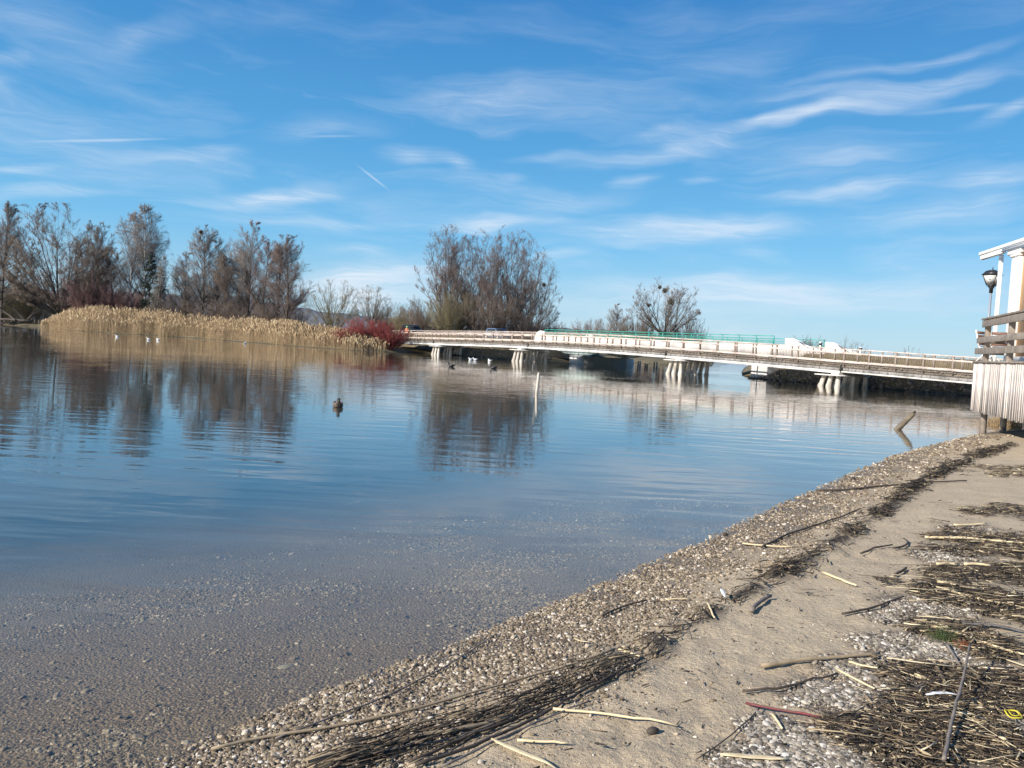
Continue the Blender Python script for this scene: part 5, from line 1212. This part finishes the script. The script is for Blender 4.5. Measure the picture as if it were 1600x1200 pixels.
# ------------------------------------------------------------------ the beach: pebbles, litter, single stalks
def beach_height(x, y):
    """final height of the beach sheet, looked up on its grid"""
    return _BH(x, y)
_bo = bpy.data.objects['beach']; _n = len(_bo.data.vertices); _co = np.empty(_n * 3, np.float32); _bo.data.vertices.foreach_get('co', _co); _co = _co.reshape(-1, 3)
_rr = np.concatenate([np.geomspace(.9, 14, 260)[:-1], np.geomspace(14, 45, 70)]); _aa = np.radians(np.linspace(-64, 58, 360)); _Z = _co[:, 2].reshape(len(_rr), len(_aa))
def _BH(x, y):
    r = np.clip(np.hypot(x, y), _rr[0], _rr[-1] - 1e-3); a = np.clip(np.arctan2(x, y), _aa[0], _aa[-1] - 1e-6)
    i = np.clip(np.searchsorted(_rr, r) - 1, 0, len(_rr) - 2); j = np.clip(((a - _aa[0]) / (_aa[1] - _aa[0])).astype(int), 0, len(_aa) - 2)
    f = (r - _rr[i]) / (_rr[i + 1] - _rr[i]); g = (a - _aa[j]) / (_aa[1] - _aa[0])
    return (_Z[i, j] * (1 - f) + _Z[i + 1, j] * f) * (1 - g) + (_Z[i, j + 1] * (1 - f) + _Z[i + 1, j + 1] * f) * g

def pebble_mat(name, stops):
    m = bpy.data.materials.new(name); m.use_nodes = True; N = m.node_tree.nodes; L = m.node_tree.links; b = N['Principled BSDF']; b.inputs['Roughness'].default_value = .7
    oi = N.new('ShaderNodeObjectInfo'); r = N.new('ShaderNodeValToRGB'); e = r.color_ramp.elements
    while len(e) < len(stops): e.new(.5)
    for i, (p, c) in enumerate(stops): e[i].position = p; e[i].color = tuple(c) + (1,)
    L.new(oi.outputs['Random'], r.inputs[0]); L.new(r.outputs[0], b.inputs['Base Color']); return m
MP_WARM = pebble_mat('warm_pebbles', [(0, (.065, .047, .03)), (.35, (.18, .135, .085)), (.7, (.30, .235, .155)), (.9, (.43, .355, .26)), (1, (.66, .59, .50))])
MP_GREY = pebble_mat('grey_white_pebbles', [(0, (.06, .05, .036)), (.3, (.16, .132, .10)), (.6, (.26, .222, .172)), (.85, (.38, .335, .27)), (1, (.66, .61, .53))])
MP_BED = pebble_mat('lake_bed_pebbles', [(0, (.075, .06, .045)), (.4, (.16, .13, .095)), (.8, (.25, .21, .155)), (.95, (.32, .275, .21)), (1, (.42, .375, .30))])
def scatter(name, label, x, y, r, m, seed, lift=.25, flat=.6):
    rs = np.random.default_rng(seed); n = len(x); z = _BH(x, y) + r * lift
    me = bpy.data.meshes.new(name); me.vertices.add(n); me.vertices.foreach_set('co', np.stack([x, y, z], 1).astype(np.float32).ravel())
    sc = np.stack([r * rs.uniform(.8, 1.35, n), r * rs.uniform(.7, 1.1, n), r * rs.uniform(flat * .7, flat * 1.25, n)], 1)
    ro = np.stack([rs.normal(0, .25, n), rs.normal(0, .25, n), rs.random(n) * 6.28], 1)
    for nm, arr in (('psc', sc), ('pro', ro)):
        a = me.attributes.new(nm, 'FLOAT_VECTOR', 'POINT'); a.data.foreach_set('vector', arr.astype(np.float32).ravel())
    o = link(name, me, m, kind='stuff'); tag(o, label, 'pebbles')
    ng = bpy.data.node_groups.new(name + '_scatter', 'GeometryNodeTree'); ng.interface.new_socket('Geometry', in_out='INPUT', socket_type='NodeSocketGeometry'); ng.interface.new_socket('Geometry', in_out='OUTPUT', socket_type='NodeSocketGeometry')
    N = ng.nodes; L = ng.links; gi = N.new('NodeGroupInput'); go = N.new('NodeGroupOutput'); ip = N.new('GeometryNodeInstanceOnPoints'); ic = N.new('GeometryNodeMeshIcoSphere'); ic.inputs['Radius'].default_value = 1; ic.inputs['Subdivisions'].default_value = 3
    sp = N.new('GeometryNodeSetPosition'); nt = N.new('ShaderNodeTexNoise'); nt.inputs['Scale'].default_value = 1.1; nt.inputs['Detail'].default_value = 1
    vm = N.new('ShaderNodeVectorMath'); vm.operation = 'SUBTRACT'; vm.inputs[1].default_value = (.5, .5, .5); L.new(nt.outputs['Color'], vm.inputs[0])
    v2 = N.new('ShaderNodeVectorMath'); v2.operation = 'SCALE'; v2.inputs['Scale'].default_value = .75; L.new(vm.outputs[0], v2.inputs[0]); L.new(v2.outputs[0], sp.inputs['Offset'])
    L.new(ic.outputs['Mesh'], sp.inputs['Geometry']); ss = N.new('GeometryNodeSetShadeSmooth'); L.new(sp.outputs[0], ss.inputs[0]); sm = N.new('GeometryNodeSetMaterial'); sm.inputs['Material'].default_value = m; L.new(ss.outputs[0], sm.inputs[0])
    L.new(gi.outputs[0], ip.inputs['Points']); L.new(sm.outputs[0], ip.inputs['Instance'])
    for nm, sock in (('psc', 'Scale'), ('pro', 'Rotation')):
        na = N.new('GeometryNodeInputNamedAttribute'); na.data_type = 'FLOAT_VECTOR'; na.inputs['Name'].default_value = nm
        L.new(na.outputs[0], ip.inputs[sock])
    L.new(ip.outputs[0], go.inputs[0]); md = o.modifiers.new('scatter', 'NODES'); md.node_group = ng; return o
def sample(n, rmax, rmin, amin, amax, fn, rs, power=1.0):
    X = []; Y = []; tot = 0
    while tot < n:
        r = rmin * (rmax / rmin) ** (rs.random(60000) ** power); a = np.radians(rs.uniform(amin, amax, 60000)); x = r * np.sin(a); y = r * np.cos(a)
        k = rs.random(60000) < fn(x, y); X.append(x[k]); Y.append(y[k]); tot += k.sum()
        if k.sum() < 20: break
    return np.concatenate(X)[:n], np.concatenate(Y)[:n]
def pebbles():
    rs = np.random.default_rng(77)
    def shore_f(x, y):
        sd = beach_sd(x, y); return smooth01((1.05 - sd + (fbm(x * 2, y * 2, 3, 41) - .47) * .9) / .6) * (sd > -.06) * (.25 + .75 * smooth01((vnoise(x * 4, y * 4, 6) - .3) * 2.5))
    x, y = sample(46000, 24, 2.2, -32, 36, shore_f, rs); scatter('shore_gravel', 'small warm-toned pebbles along the waterline', x, y, np.clip(rs.lognormal(math.log(.0050), .42, len(x)), .0025, .016) * np.interp(np.hypot(x, y), [3, 7, 20], [1, 1.25, 2.4]), MP_WARM, 1)
    x, y = sample(20000, 9, 2.0, 0, 40, lambda x, y: smooth01((blobs(x, y, grav_c) + (fbm(x * 7, y * 7, 3, 71) - .47) * .9 - .45) * 2.2) * .8, rs); scatter('grey_gravel', 'patches of pale grey and white pebbles on the upper beach', x, y, np.clip(rs.lognormal(math.log(.0066), .38, len(x)), .0035, .017), MP_GREY, 2)
    x, y = sample(7000, 14, 2.0, -5, 42, lambda x, y: (beach_sd(x, y) > .5) * .5, rs); scatter('sand_grit', 'scattered grit and tiny stones on the open sand', x, y, np.clip(rs.lognormal(math.log(.0026), .5, len(x)), .0015, .011), MP_WARM, 3)
    def bed_f(x, y):
        sd = beach_sd(x, y); return (sd < .02) * smooth01((sd + 4.4) / 4.0) * (.10 + .90 * smooth01((fbm(x * 1.4, y * 1.4, 3, 61) - .40) * 5))
    x, y = sample(36000, 10, 2.6, -44, 20, bed_f, rs); scatter('bed_gravel', 'brown and grey pebbles seen through the shallow water', x, y, np.clip(rs.lognormal(math.log(.0055), .42, len(x)), .003, .02), MP_BED, 4, lift=0.0, flat=.45)
pebbles()
def litter():
    rs = np.random.default_rng(55)
    # scattered flat reed litter on the upper beach
    def lf(x, y): return smooth01((blobs(x, y, lit_c) + (fbm(x * 3.1, y * 3.1, 4, 11) - .47) * 1.5 - .42) * 2.6) * (beach_sd(x, y) > .6)
    def sticks(x, y, ang, L, r, K=4, hmax=.035, blade=False, seed=0):
        n = len(x); rs = np.random.default_rng(seed); d = np.stack([np.cos(ang), np.sin(ang)], 1); t = np.linspace(-.5, .5, K); cv = rs.normal(0, .07, n)
        P = np.zeros((n, K, 3)); z0 = rs.random(n) ** 1.6 * hmax; tilt = rs.normal(0, .06, n) * L
        for k in range(K):
            P[:, k, 0] = x + d[:, 0] * t[k] * L - d[:, 1] * cv * L * (4 * t[k] ** 2 - 1) * .5; P[:, k, 1] = y + d[:, 1] * t[k] * L + d[:, 0] * cv * L * (4 * t[k] ** 2 - 1) * .5
            P[:, k, 2] = _BH(P[:, k, 0], P[:, k, 1]) + z0 + r + tilt * t[k] * .5 + np.abs(tilt) * .2
        R = np.repeat(r[:, None], K, 1) * np.linspace(1.1, .6, K)[None]
        return P, R
    x, y = sample(9500, 20, 1.9, 4, 44, lf, rs, 1.05); n = len(x); ang = np.where(rs.random(n) < .55, rs.normal(-.15, .45, n), rs.random(n) * 3.14); L = np.clip(rs.lognormal(math.log(.075), .7, n), .02, .45); r = np.clip(rs.lognormal(math.log(.0015), .5, n), .0007, .006) * np.interp(np.hypot(x, y), [4, 9, 18], [1, 1.5, 2.4])
    a = Acc(); P, R = sticks(x, y, ang, L, r, K=3, seed=1); a.add(*tubes(P, R, 3, False, True))
    xb, yb = sample(4200, 11, 1.9, 2, 44, lf, rs, 1.0); m = len(xb); Pb, Rb = sticks(xb, yb, rs.random(m) * 6.28, rs.uniform(.02, .085, m), rs.uniform(.003, .009, m), K=4, hmax=.03, seed=8); Rb = Rb * np.array([[.25, 1, .85, .15]])
    V, q, t = tubes(Pb, Rb, 4, False, True); zc = np.repeat(Pb[..., 2].reshape(-1), 4); tl = np.repeat(np.repeat(rs.normal(0, .5, m), 4), 4); V[:, 2] = zc + (V[:, 2] - zc) * .12 + tl * (V[:, 0] - np.repeat(Pb[..., 0].reshape(-1), 4)); a.add(V, q, t)
    o = link('reed_litter', a.mesh('reed_litter'), M_LITTER, kind='stuff'); tag(o, 'tangled litter of broken reeds and twigs on the upper beach', 'litter')
    # short crumbs of bark and leaf
    x, y = sample(9000, 10, 1.9, 2, 44, lambda x, y: np.maximum(lf(x, y), .012 * (beach_sd(x, y) > .6)), rs, 1.0); n = len(x); ang = rs.random(n) * 6.28; L = np.clip(rs.lognormal(math.log(.022), .5, n), .008, .07); r = np.clip(rs.lognormal(math.log(.0026), .45, n), .001, .007)
    a = Acc(); P, R = sticks(x, y, ang, L, r, K=2, hmax=.02, seed=2); a.add(*tubes(P, R, 3, False, True))
    o = link('leaf_crumbs', a.mesh('leaf_crumbs'), M_WRACK, kind='stuff'); tag(o, 'dark crumbs of bark and leaves lying on sand and litter', 'litter')
    # drift line
    seg = np.hypot(*np.diff(wrack, axis=0).T); cum = np.concatenate([[0], np.cumsum(seg)])
    n = 8000; s = rs.random(n) ** .95 * cum[-1]; wx = np.interp(s, cum, wrack[:, 0]); wy = np.interp(s, cum, wrack[:, 1]); dx = np.interp(s + .1, cum, wrack[:, 0]) - np.interp(s - .1, cum, wrack[:, 0]); dy = np.interp(s + .1, cum, wrack[:, 1]) - np.interp(s - .1, cum, wrack[:, 1])
    an = np.arctan2(dy, dx); dense = np.interp(s, [0, 1.5, 2.5], [.9, .55, .14]) + .9 * smooth01((vnoise(s * 2.2, s * 0, 9) - .25) * 2.2); off = rs.normal(0, 1, n) * (.018 + .045 * vnoise(s * 1.3, s * 0, 19) ** 1.3 + .003 * s); keep = rs.random(n) < dense
    x = wx - np.sin(an) * off; y = wy + np.cos(an) * off; ang = an + rs.normal(0, 1, n) * np.interp(s, [0, 1.2, 2.5, 5], [.10, .22, .55, .6]); L = np.clip(rs.lognormal(math.log(.13), .6, n), .03, .6) * np.interp(s, [0, 1.5, 3], [1.1, .8, .55]); r = np.clip(rs.lognormal(math.log(.0019), .4, n), .001, .005)
    x, y, ang, L, r = (v[keep] for v in (x, y, ang, L, r)); a = Acc(); P, R = sticks(x, y, ang, L, r * np.interp(np.hypot(x, y), [3, 8, 14], [1, 1.7, 2.6]), hmax=.06, seed=3, K=3); a.add(*tubes(P, R, 4, False, True))
    o = link('drift_line', a.mesh('drift_line'), M_WRACK, kind='stuff'); tag(o, 'dark drift line of wet reeds and twigs running along the beach', 'litter')
litter()
def stalk(name, label, cat, pts, wpx, m, lift=.012, group=None, ends=None, taper=.7, blade=False):
    P = []
    for k, (px, py) in enumerate(pts):
        g = on_beach(px, py); z = float(_BH(np.array([g[0]]), np.array([g[1]]))[0]); P.append([g[0], g[1], z])
    P = np.array(P)
    # resample smoothly
    seg = np.linalg.norm(np.diff(P, axis=0), axis=1); c = np.concatenate([[0], np.cumsum(seg)]); n = max(8, int(c[-1] / .05)); n = min(n, 40); u = np.linspace(0, c[-1], n)
    Q = np.stack([np.interp(u, c, P[:, i]) for i in range(3)], 1)
    for _ in range(2): Q[1:-1] = Q[1:-1] * .5 + (Q[:-2] + Q[2:]) * .25
    dist = np.linalg.norm(Q[n // 2] - np.array([0, 0, H_EYE])); r = wpx * .82 / 2 / 1250 * dist
    rs = np.random.default_rng(abs(hash(label)) % 1000 if False else sum(map(ord, label))); zb = _BH(Q[:, 0], Q[:, 1])
    Q[:, 2] = np.maximum(np.convolve(np.pad(zb, 3, mode='edge'), np.ones(7) / 7, 'valid'), zb * 0 + zb) + r * (.8 if not blade else .3) + lift
    if ends: Q[:, 2] += np.interp(np.linspace(0, 1, n), [0, 1], ends)
    Q[1:-1, :2] += rs.normal(0, .0012, (n - 2, 2)); o0 = Q[0].copy()
    R = r * np.linspace(1, taper, n) * (1 + rs.normal(0, .03, n))
    for k in range(5, n - 2, 7): R[k] *= 1.18            # nodes of the stalk
    V, q, t = tubes((Q - o0)[None], R[None], 8, False, True)
    if blade:
        Z = np.repeat(Q[:, 2] - o0[2], 8); V[:, 2] = Z + (V[:, 2] - Z) * .16
        w = np.sin(np.linspace(.12, math.pi - .05, n)) ** .5; c2 = np.repeat(Q - o0, 8, axis=0); V[:, :2] = c2[:, :2] + (V[:, :2] - c2[:, :2]) * np.repeat(w, 8)[:, None]
    o = link(name, np_mesh(name, V, q, t, True), m); o.location = tuple(o0); tag(o, label, cat, group); return o
G1 = 'loose reed stalks on the beach'; G2 = 'loose sticks on the beach'
ST = [
 ('reed_stalk', 'thin brown reed stalk closest to the waterline, running diagonally at bottom centre', [(430, 1160), (520, 1125), (600, 1095), (690, 1050), (775, 995)], 3.2, M_GREYSTICK, G1),
 ('reed_stalk', 'long thick tan stalk lying along the gravel above the drift line', [(330, 1178), (400, 1160), (520, 1142), (640, 1116), (760, 1082), (860, 1053), (960, 1022)], 5.5, M_TANSTICK, G1),
 ('reed_stalk', 'long thin stalk just below the thick tan one at bottom centre', [(560, 1150), (640, 1140), (760, 1108), (840, 1080), (930, 1045)], 2.4, M_TANSTICK, G1),
 ('reed_stalk', 'pale split reed bundle at the bottom edge left of the dark bundle', [(480, 1206), (560, 1183), (640, 1166), (720, 1150), (790, 1128)], 9, M_TANSTICK, G1),
 ('reed_stalk', 'second pale split reed lying tight against the bundle at the bottom edge', [(520, 1208), (620, 1178), (720, 1160), (800, 1122)], 5, M_GREYSTICK, G1),
 ('reed_stalk', 'dark wet stalk on the top edge of the dark bundle', [(640, 1200), (720, 1160), (800, 1130), (880, 1095), (950, 1062)], 5, M_DARKSTICK, G1),
 ('reed_stalk', 'long dark wet stalk through the middle of the dark bundle', [(650, 1206), (740, 1172), (830, 1130), (900, 1092), (1000, 1040)], 6, M_DARKSTICK, G1),
 ('reed_stalk', 'brown stalk along the lower edge of the dark bundle', [(690, 1206), (770, 1165), (850, 1128), (920, 1100)], 4, M_GREYSTICK, G1),
 ('reed_stalk', 'straight yellow straw lying on open sand right of the dark bundle', [(864, 1113), (930, 1119), (1000, 1129), (1058, 1138)], 5, M_STRAW, G1),
 ('reed_stalk', 'short yellow straw below the dark bundle', [(808, 1163), (850, 1166), (888, 1170)], 5, M_STRAW, G1),
 ('reed_stalk', 'thin yellow straw lying in the far drift line, centre right', [(1160, 853), (1200, 856), (1240, 857)], 3, M_STRAW, G1),
 ('reed_stalk', 'thick pale stalk with thin left end lying on the grey pebbles', [(1190, 1046), (1250, 1038), (1290, 1034), (1340, 1031), (1374, 1027)], 8, M_TANSTICK, G1),
 ('reed_stalk', 'thin straw just below the thick pale stalk', [(1326, 1038), (1352, 1044), (1376, 1048)], 3.5, M_STRAW, G1),
 ('reed_stalk', 'thin straw sloping down across the grey pebbles', [(1306, 1050), (1335, 1066), (1366, 1082)], 4, M_STRAW, G1),
 ('reed_stalk', 'pale straw sloping into the litter right of the pebbles', [(1428, 1058), (1455, 1069), (1482, 1081)], 4.5, M_STRAW, G1),
 ('reed_stalk', 'straw on sand sloping down right above the grey pebbles', [(1285, 899), (1312, 910), (1338, 920)], 4.5, M_STRAW, G1),
 ('reed_stalk', 'pale straw at the upper edge of the litter', [(1463, 915), (1500, 920), (1532, 924)], 4.5, M_STRAW, G1),
 ('reed_stalk', 'long straw running right through the upper litter', [(1463, 923), (1520, 938), (1570, 950), (1605, 957)], 4, M_STRAW, G1),
 ('reed_stalk', 'long yellow straw sloping right under the grey plank', [(1455, 983), (1500, 996), (1550, 1014), (1600, 1030)], 4.5, M_STRAW, G1),
 ('reed_stalk', 'long pale straw stretching to the right edge, farthest of the big straws', [(1445, 842), (1500, 844), (1560, 848), (1600, 853)], 4.2, M_STRAW, G1),
 ('reed_stalk', 'short pale straw left of a similar one above the gravel patch', [(1463, 887), (1482, 886), (1499, 886)], 5, M_STRAW, G1),
 ('reed_stalk', 'short pale straw right of a similar one above the gravel patch', [(1506, 886), (1526, 886), (1547, 888)], 5, M_STRAW, G1),
 ('reed_stalk', 'yellowish straw lying left in the litter above the long pale straw', [(1490, 823), (1520, 822), (1542, 821)], 3.5, M_STRAW, G1),
 ('reed_stalk', 'thin straw in the litter near the right edge, above the ring', [(1520, 1098), (1545, 1108), (1570, 1116)], 4, M_STRAW, G1),
 ('reed_stalk', 'thick tan stalk in the lower litter', [(1405, 1130), (1418, 1145), (1428, 1152)], 6, M_TANSTICK, G1),
 ('reed_stalk', 'long tan stalk low in the litter at the bottom right', [(1450, 1148), (1500, 1160), (1535, 1170)], 5, M_TANSTICK, G1),
 ('reed_stalk', 'short straw piece lying on pebbles below the red twig', [(1206, 1122), (1214, 1132), (1222, 1143)], 5, M_STRAW, G1),
 ('reed_stalk', 'short tan stalk crossing the pebbles above the dark log', [(1352, 1096), (1366, 1113), (1380, 1130)], 6, M_TANSTICK, G1),
 ('reed_stalk', 'short tan stalk pointing down beside the green grass tuft', [(1456, 1034), (1466, 1055), (1476, 1074)], 7, M_TANSTICK, G1),
 ('reed_stalk', 'straw leaning out of the drift clump near the feather', [(1104, 950), (1110, 962), (1116, 972)], 4, M_STRAW, G1),
 ('reed_stalk', 'short straw lying left of the drift clump at beach centre', [(966, 1023), (985, 1026), (1000, 1030)], 5, M_STRAW, G1),
 ('reed_stalk', 'horizontal straw on sand below the centre of the drift line', [(1040, 940), (1060, 939), (1078, 938)], 3, M_STRAW, G1),
 ('dead_stick', 'dark twig lying on the gravel between water and drift line', [(940, 966), (965, 955), (990, 946), (1010, 942)], 4, M_DARKSTICK, G2),
 ('dead_stick', 'grey knobbly piece of wood just below the drift line', [(1174, 960), (1182, 950), (1192, 942), (1204, 937)], 8, M_GREYSTICK, G2),
 ('dead_stick', 'long curved dark stick lying above the middle drift line', [(1190, 858), (1230, 838), (1270, 825), (1310, 812), (1345, 797)], 3.5, M_DARKSTICK, G2),
 ('dead_stick', 'long thin dark twig reaching from the beach out over the water', [(1275, 769), (1320, 768), (1370, 763), (1430, 757), (1510, 753)], 3.2, M_DARKSTICK, G2),
 ('dead_stick', 'short dark stick on the gravel near the far drift line', [(1430, 754), (1442, 750), (1452, 746)], 3.5, M_DARKSTICK, G2),
 ('dead_stick', 'dark twig on sand left of the grey pebbles, sloping up right', [(1160, 1085), (1215, 1081), (1262, 1069), (1308, 1056)], 4.5, M_DARKSTICK, G2),
 ('dead_stick', 'dark twig on sand pointing at the upper pebble patch', [(1316, 963), (1350, 957), (1384, 947), (1412, 936)], 4, M_DARKSTICK, G2),
 ('dead_stick', 'short forked dark twig on the open sand', [(1345, 868), (1372, 860), (1394, 855)], 3.5, M_DARKSTICK, G2),
 ('dead_stick', 'second short dark twig on the open sand, right of the forked one', [(1395, 861), (1410, 858), (1420, 851), (1412, 843)], 3.5, M_DARKSTICK, G2),
 ('dead_stick', 'stubby dark stick on sand below the pair of short twigs', [(1398, 902), (1406, 897), (1416, 891)], 5, M_DARKSTICK, G2),
 ('dead_stick', 'thin brown stick crossing the litter towards the grey pebbles', [(1372, 1112), (1400, 1097), (1428, 1082), (1450, 1071)], 5, M_GREYSTICK, G2),
 ('dead_stick', 'brown stick rising right through the dark litter', [(1385, 1118), (1430, 1100), (1470, 1085), (1506, 1073)], 5, M_DARKSTICK, G2),
 ('dead_stick', 'thick black wet log at the left side of the litter', [(1322, 1166), (1350, 1152), (1380, 1142), (1406, 1136)], 9, M_DARKSTICK, G2),
 ('dead_stick', 'thin dark stick running down to the bottom right of centre', [(1188, 1108), (1170, 1130), (1140, 1155), (1112, 1178), (1088, 1192)], 2.6, M_DARKSTICK, G2),
 ('dead_stick', 'short brown stick pointing down in the right litter', [(1478, 1012), (1488, 1025), (1500, 1042)], 5, M_GREYSTICK, G2),
]
for nm, lb, pts, w, m, grp in ST: stalk(nm, lb, 'reed' if nm == 'reed_stalk' else 'stick', pts, w, m, group=grp)
stalk('dead_stick', 'tall bare grey stick propped up out of the litter at bottom right', 'stick', [(1473, 1206), (1488, 1140), (1505, 1085), (1512, 1048)], 5.5, M_GREYSTICK, lift=.03, ends=(.0, .10), group=G2, taper=.6)
stalk('dead_stick', 'dark red side-branched twig on the grey pebbles', 'stick', [(1165, 1104), (1210, 1113), (1255, 1122), (1290, 1127)], 5, M_REDTWIG, group=G2)
stalk('dead_stick', 'flat grey-brown plank-like stalk reaching the right edge', 'stick', [(1446, 972), (1490, 976), (1540, 982), (1605, 992)], 13, M_GREYSTICK, group=G2, blade=True, taper=1.0)
stalk('reed_leaf', 'broad curled pale leaf blade at the bottom edge', 'leaf', [(768, 1162), (800, 1176), (835, 1190), (868, 1206)], 15, M_STRAW, blade=True, group='broad dry leaves on the beach')
stalk('reed_leaf', 'broad straight pale leaf at the bottom edge, below the grey pebbles', 'leaf', [(1125, 1188), (1160, 1190), (1200, 1191), (1232, 1193)], 17, M_STRAW, blade=True, group='broad dry leaves on the beach')
stalk('reed_leaf', 'small yellow leaf on the gravel above the dark bundle', 'leaf', [(897, 1001), (905, 1005), (921, 1008)], 8, M_STRAW, blade=True, group='broad dry leaves on the beach')
stalk('reed_leaf', 'thin pale leaf sticking out at the right edge of the litter', 'leaf', [(1572, 1036), (1588, 1041), (1606, 1047)], 9, M_STRAW, blade=True, group='broad dry leaves on the beach')
stalk('feather', 'grey-white feather lying in the dark litter at bottom right', 'feather', [(1446, 1099), (1465, 1096), (1482, 1094), (1496, 1097)], 10, M_GULLW, blade=True, lift=.035, group='feathers on the beach')
stalk('feather', 'small white feather caught upright in the drift line', 'feather', [(1126, 934), (1129, 941), (1132, 946)], 8, M_GULLW, blade=True, lift=.05, group='feathers on the beach')
def ring():
    p = on_beach(1582, 1133); z = float(_BH(np.array([p[0]]), np.array([p[1]]))[0]) + .05; a = np.linspace(0, 2 * math.pi, 25); P = np.stack([np.cos(a) * .036, np.sin(a) * .030, np.sin(a * 3) * .004], 1)[None]
    A = Acc(); A.add(*tubes(P, np.full((1, 25), .003), 8)); A.add(*tubes(P * .62 + np.array([.002, 0, .004]), np.full((1, 25), .002), 8))
    o = link('plastic_ring', A.mesh('plastic_ring'), mat('yellow_plastic', (.55, .45, .03), None, rough=.4)); o.location = (p[0], p[1], z); o.rotation_euler = (.2, .1, .3); tag(o, 'small bright yellow plastic ring lying in the litter near the right edge', 'ring')
ring()
def seed_thing(name, label, px, py, r, m, cat):
    p = on_beach(px, py); z = float(_BH(np.array([p[0]]), np.array([p[1]]))[0]); o = MB().cyl((-r * 1.6, 0, r * .6), (r * 1.6, 0, r * .75), r, r, 10, [(0, r * .2), (.2, r * .8), (.5, r), (.8, r * .6), (1, r * .15)]).build(name, m, smooth=True); o.location = (p[0], p[1], max(z, -.01) if px > 500 else float(hgt(np.array([p[0]]), np.array([p[1]]))[0]) - .018); o.scale = (1, .8, .55) if px < 500 else (1, 1, 1); o.rotation_euler = (0, 0, .4); tag(o, label, cat)
seed_thing('dark_stone', 'black lump at the waterline right of centre', 1133, 837, .018, M_DARKSTICK, 'stone')
seed_thing('dark_stone', 'tiny black snag in the water by the far beach', 1333, 750, .028, M_DARKSTICK, 'snag')
seed_thing('flat_stone', 'smooth flat stone under the shallow water at bottom left', 448, 1042, .034, mat('flat_stone_grey', (.27, .25, .20), (.2, .18, .15), 12, .8), 'stone')
seed_thing('bark_lump', 'dark brown lump on the sand below the yellow straw', 1020, 1148, .018, M_DARKSTICK, 'bark')
def tuft(name, label, px, py, n, h, r, m, seed, rr):
    p = on_beach(px, py); rs = np.random.default_rng(seed); st = np.stack([rs.normal(0, r, n), rs.normal(0, r, n), np.zeros(n)], 1); d = np.stack([rs.normal(0, .5, n), rs.normal(0, .5, n), np.ones(n)], 1)
    P, R = grow(st, d, h * rs.uniform(.5, 1.1, n), np.full(n, rr), np.full(n, rr * .3), 5, .12, -.10, rs)
    o = link(name, acc_mesh(name, [(P, R, 3, True)]), m); o.location = (p[0], p[1], float(_BH(np.array([p[0]]), np.array([p[1]]))[0]) - .005); tag(o, label, 'grass')
tuft('grass_tuft', 'small green grass tuft between pebbles and litter', 1474, 1000, 130, .09, .035, mat('fresh_grass', (.05, .09, .02), (.10, .12, .04), 20, .7), 3, .0016)
tuft('fern_frond', 'small rusty orange fern remains beside the green grass tuft', 1506, 1010, 46, .055, .02, mat('rust_fern', (.30, .10, .04), (.2, .07, .03), 60, .8), 9, .0028)
tuft('dry_grass_tuft', 'tuft of dry yellow grass under the terrace wall', 1569, 668, 900, .42, .22, M_REED, 4, .006)
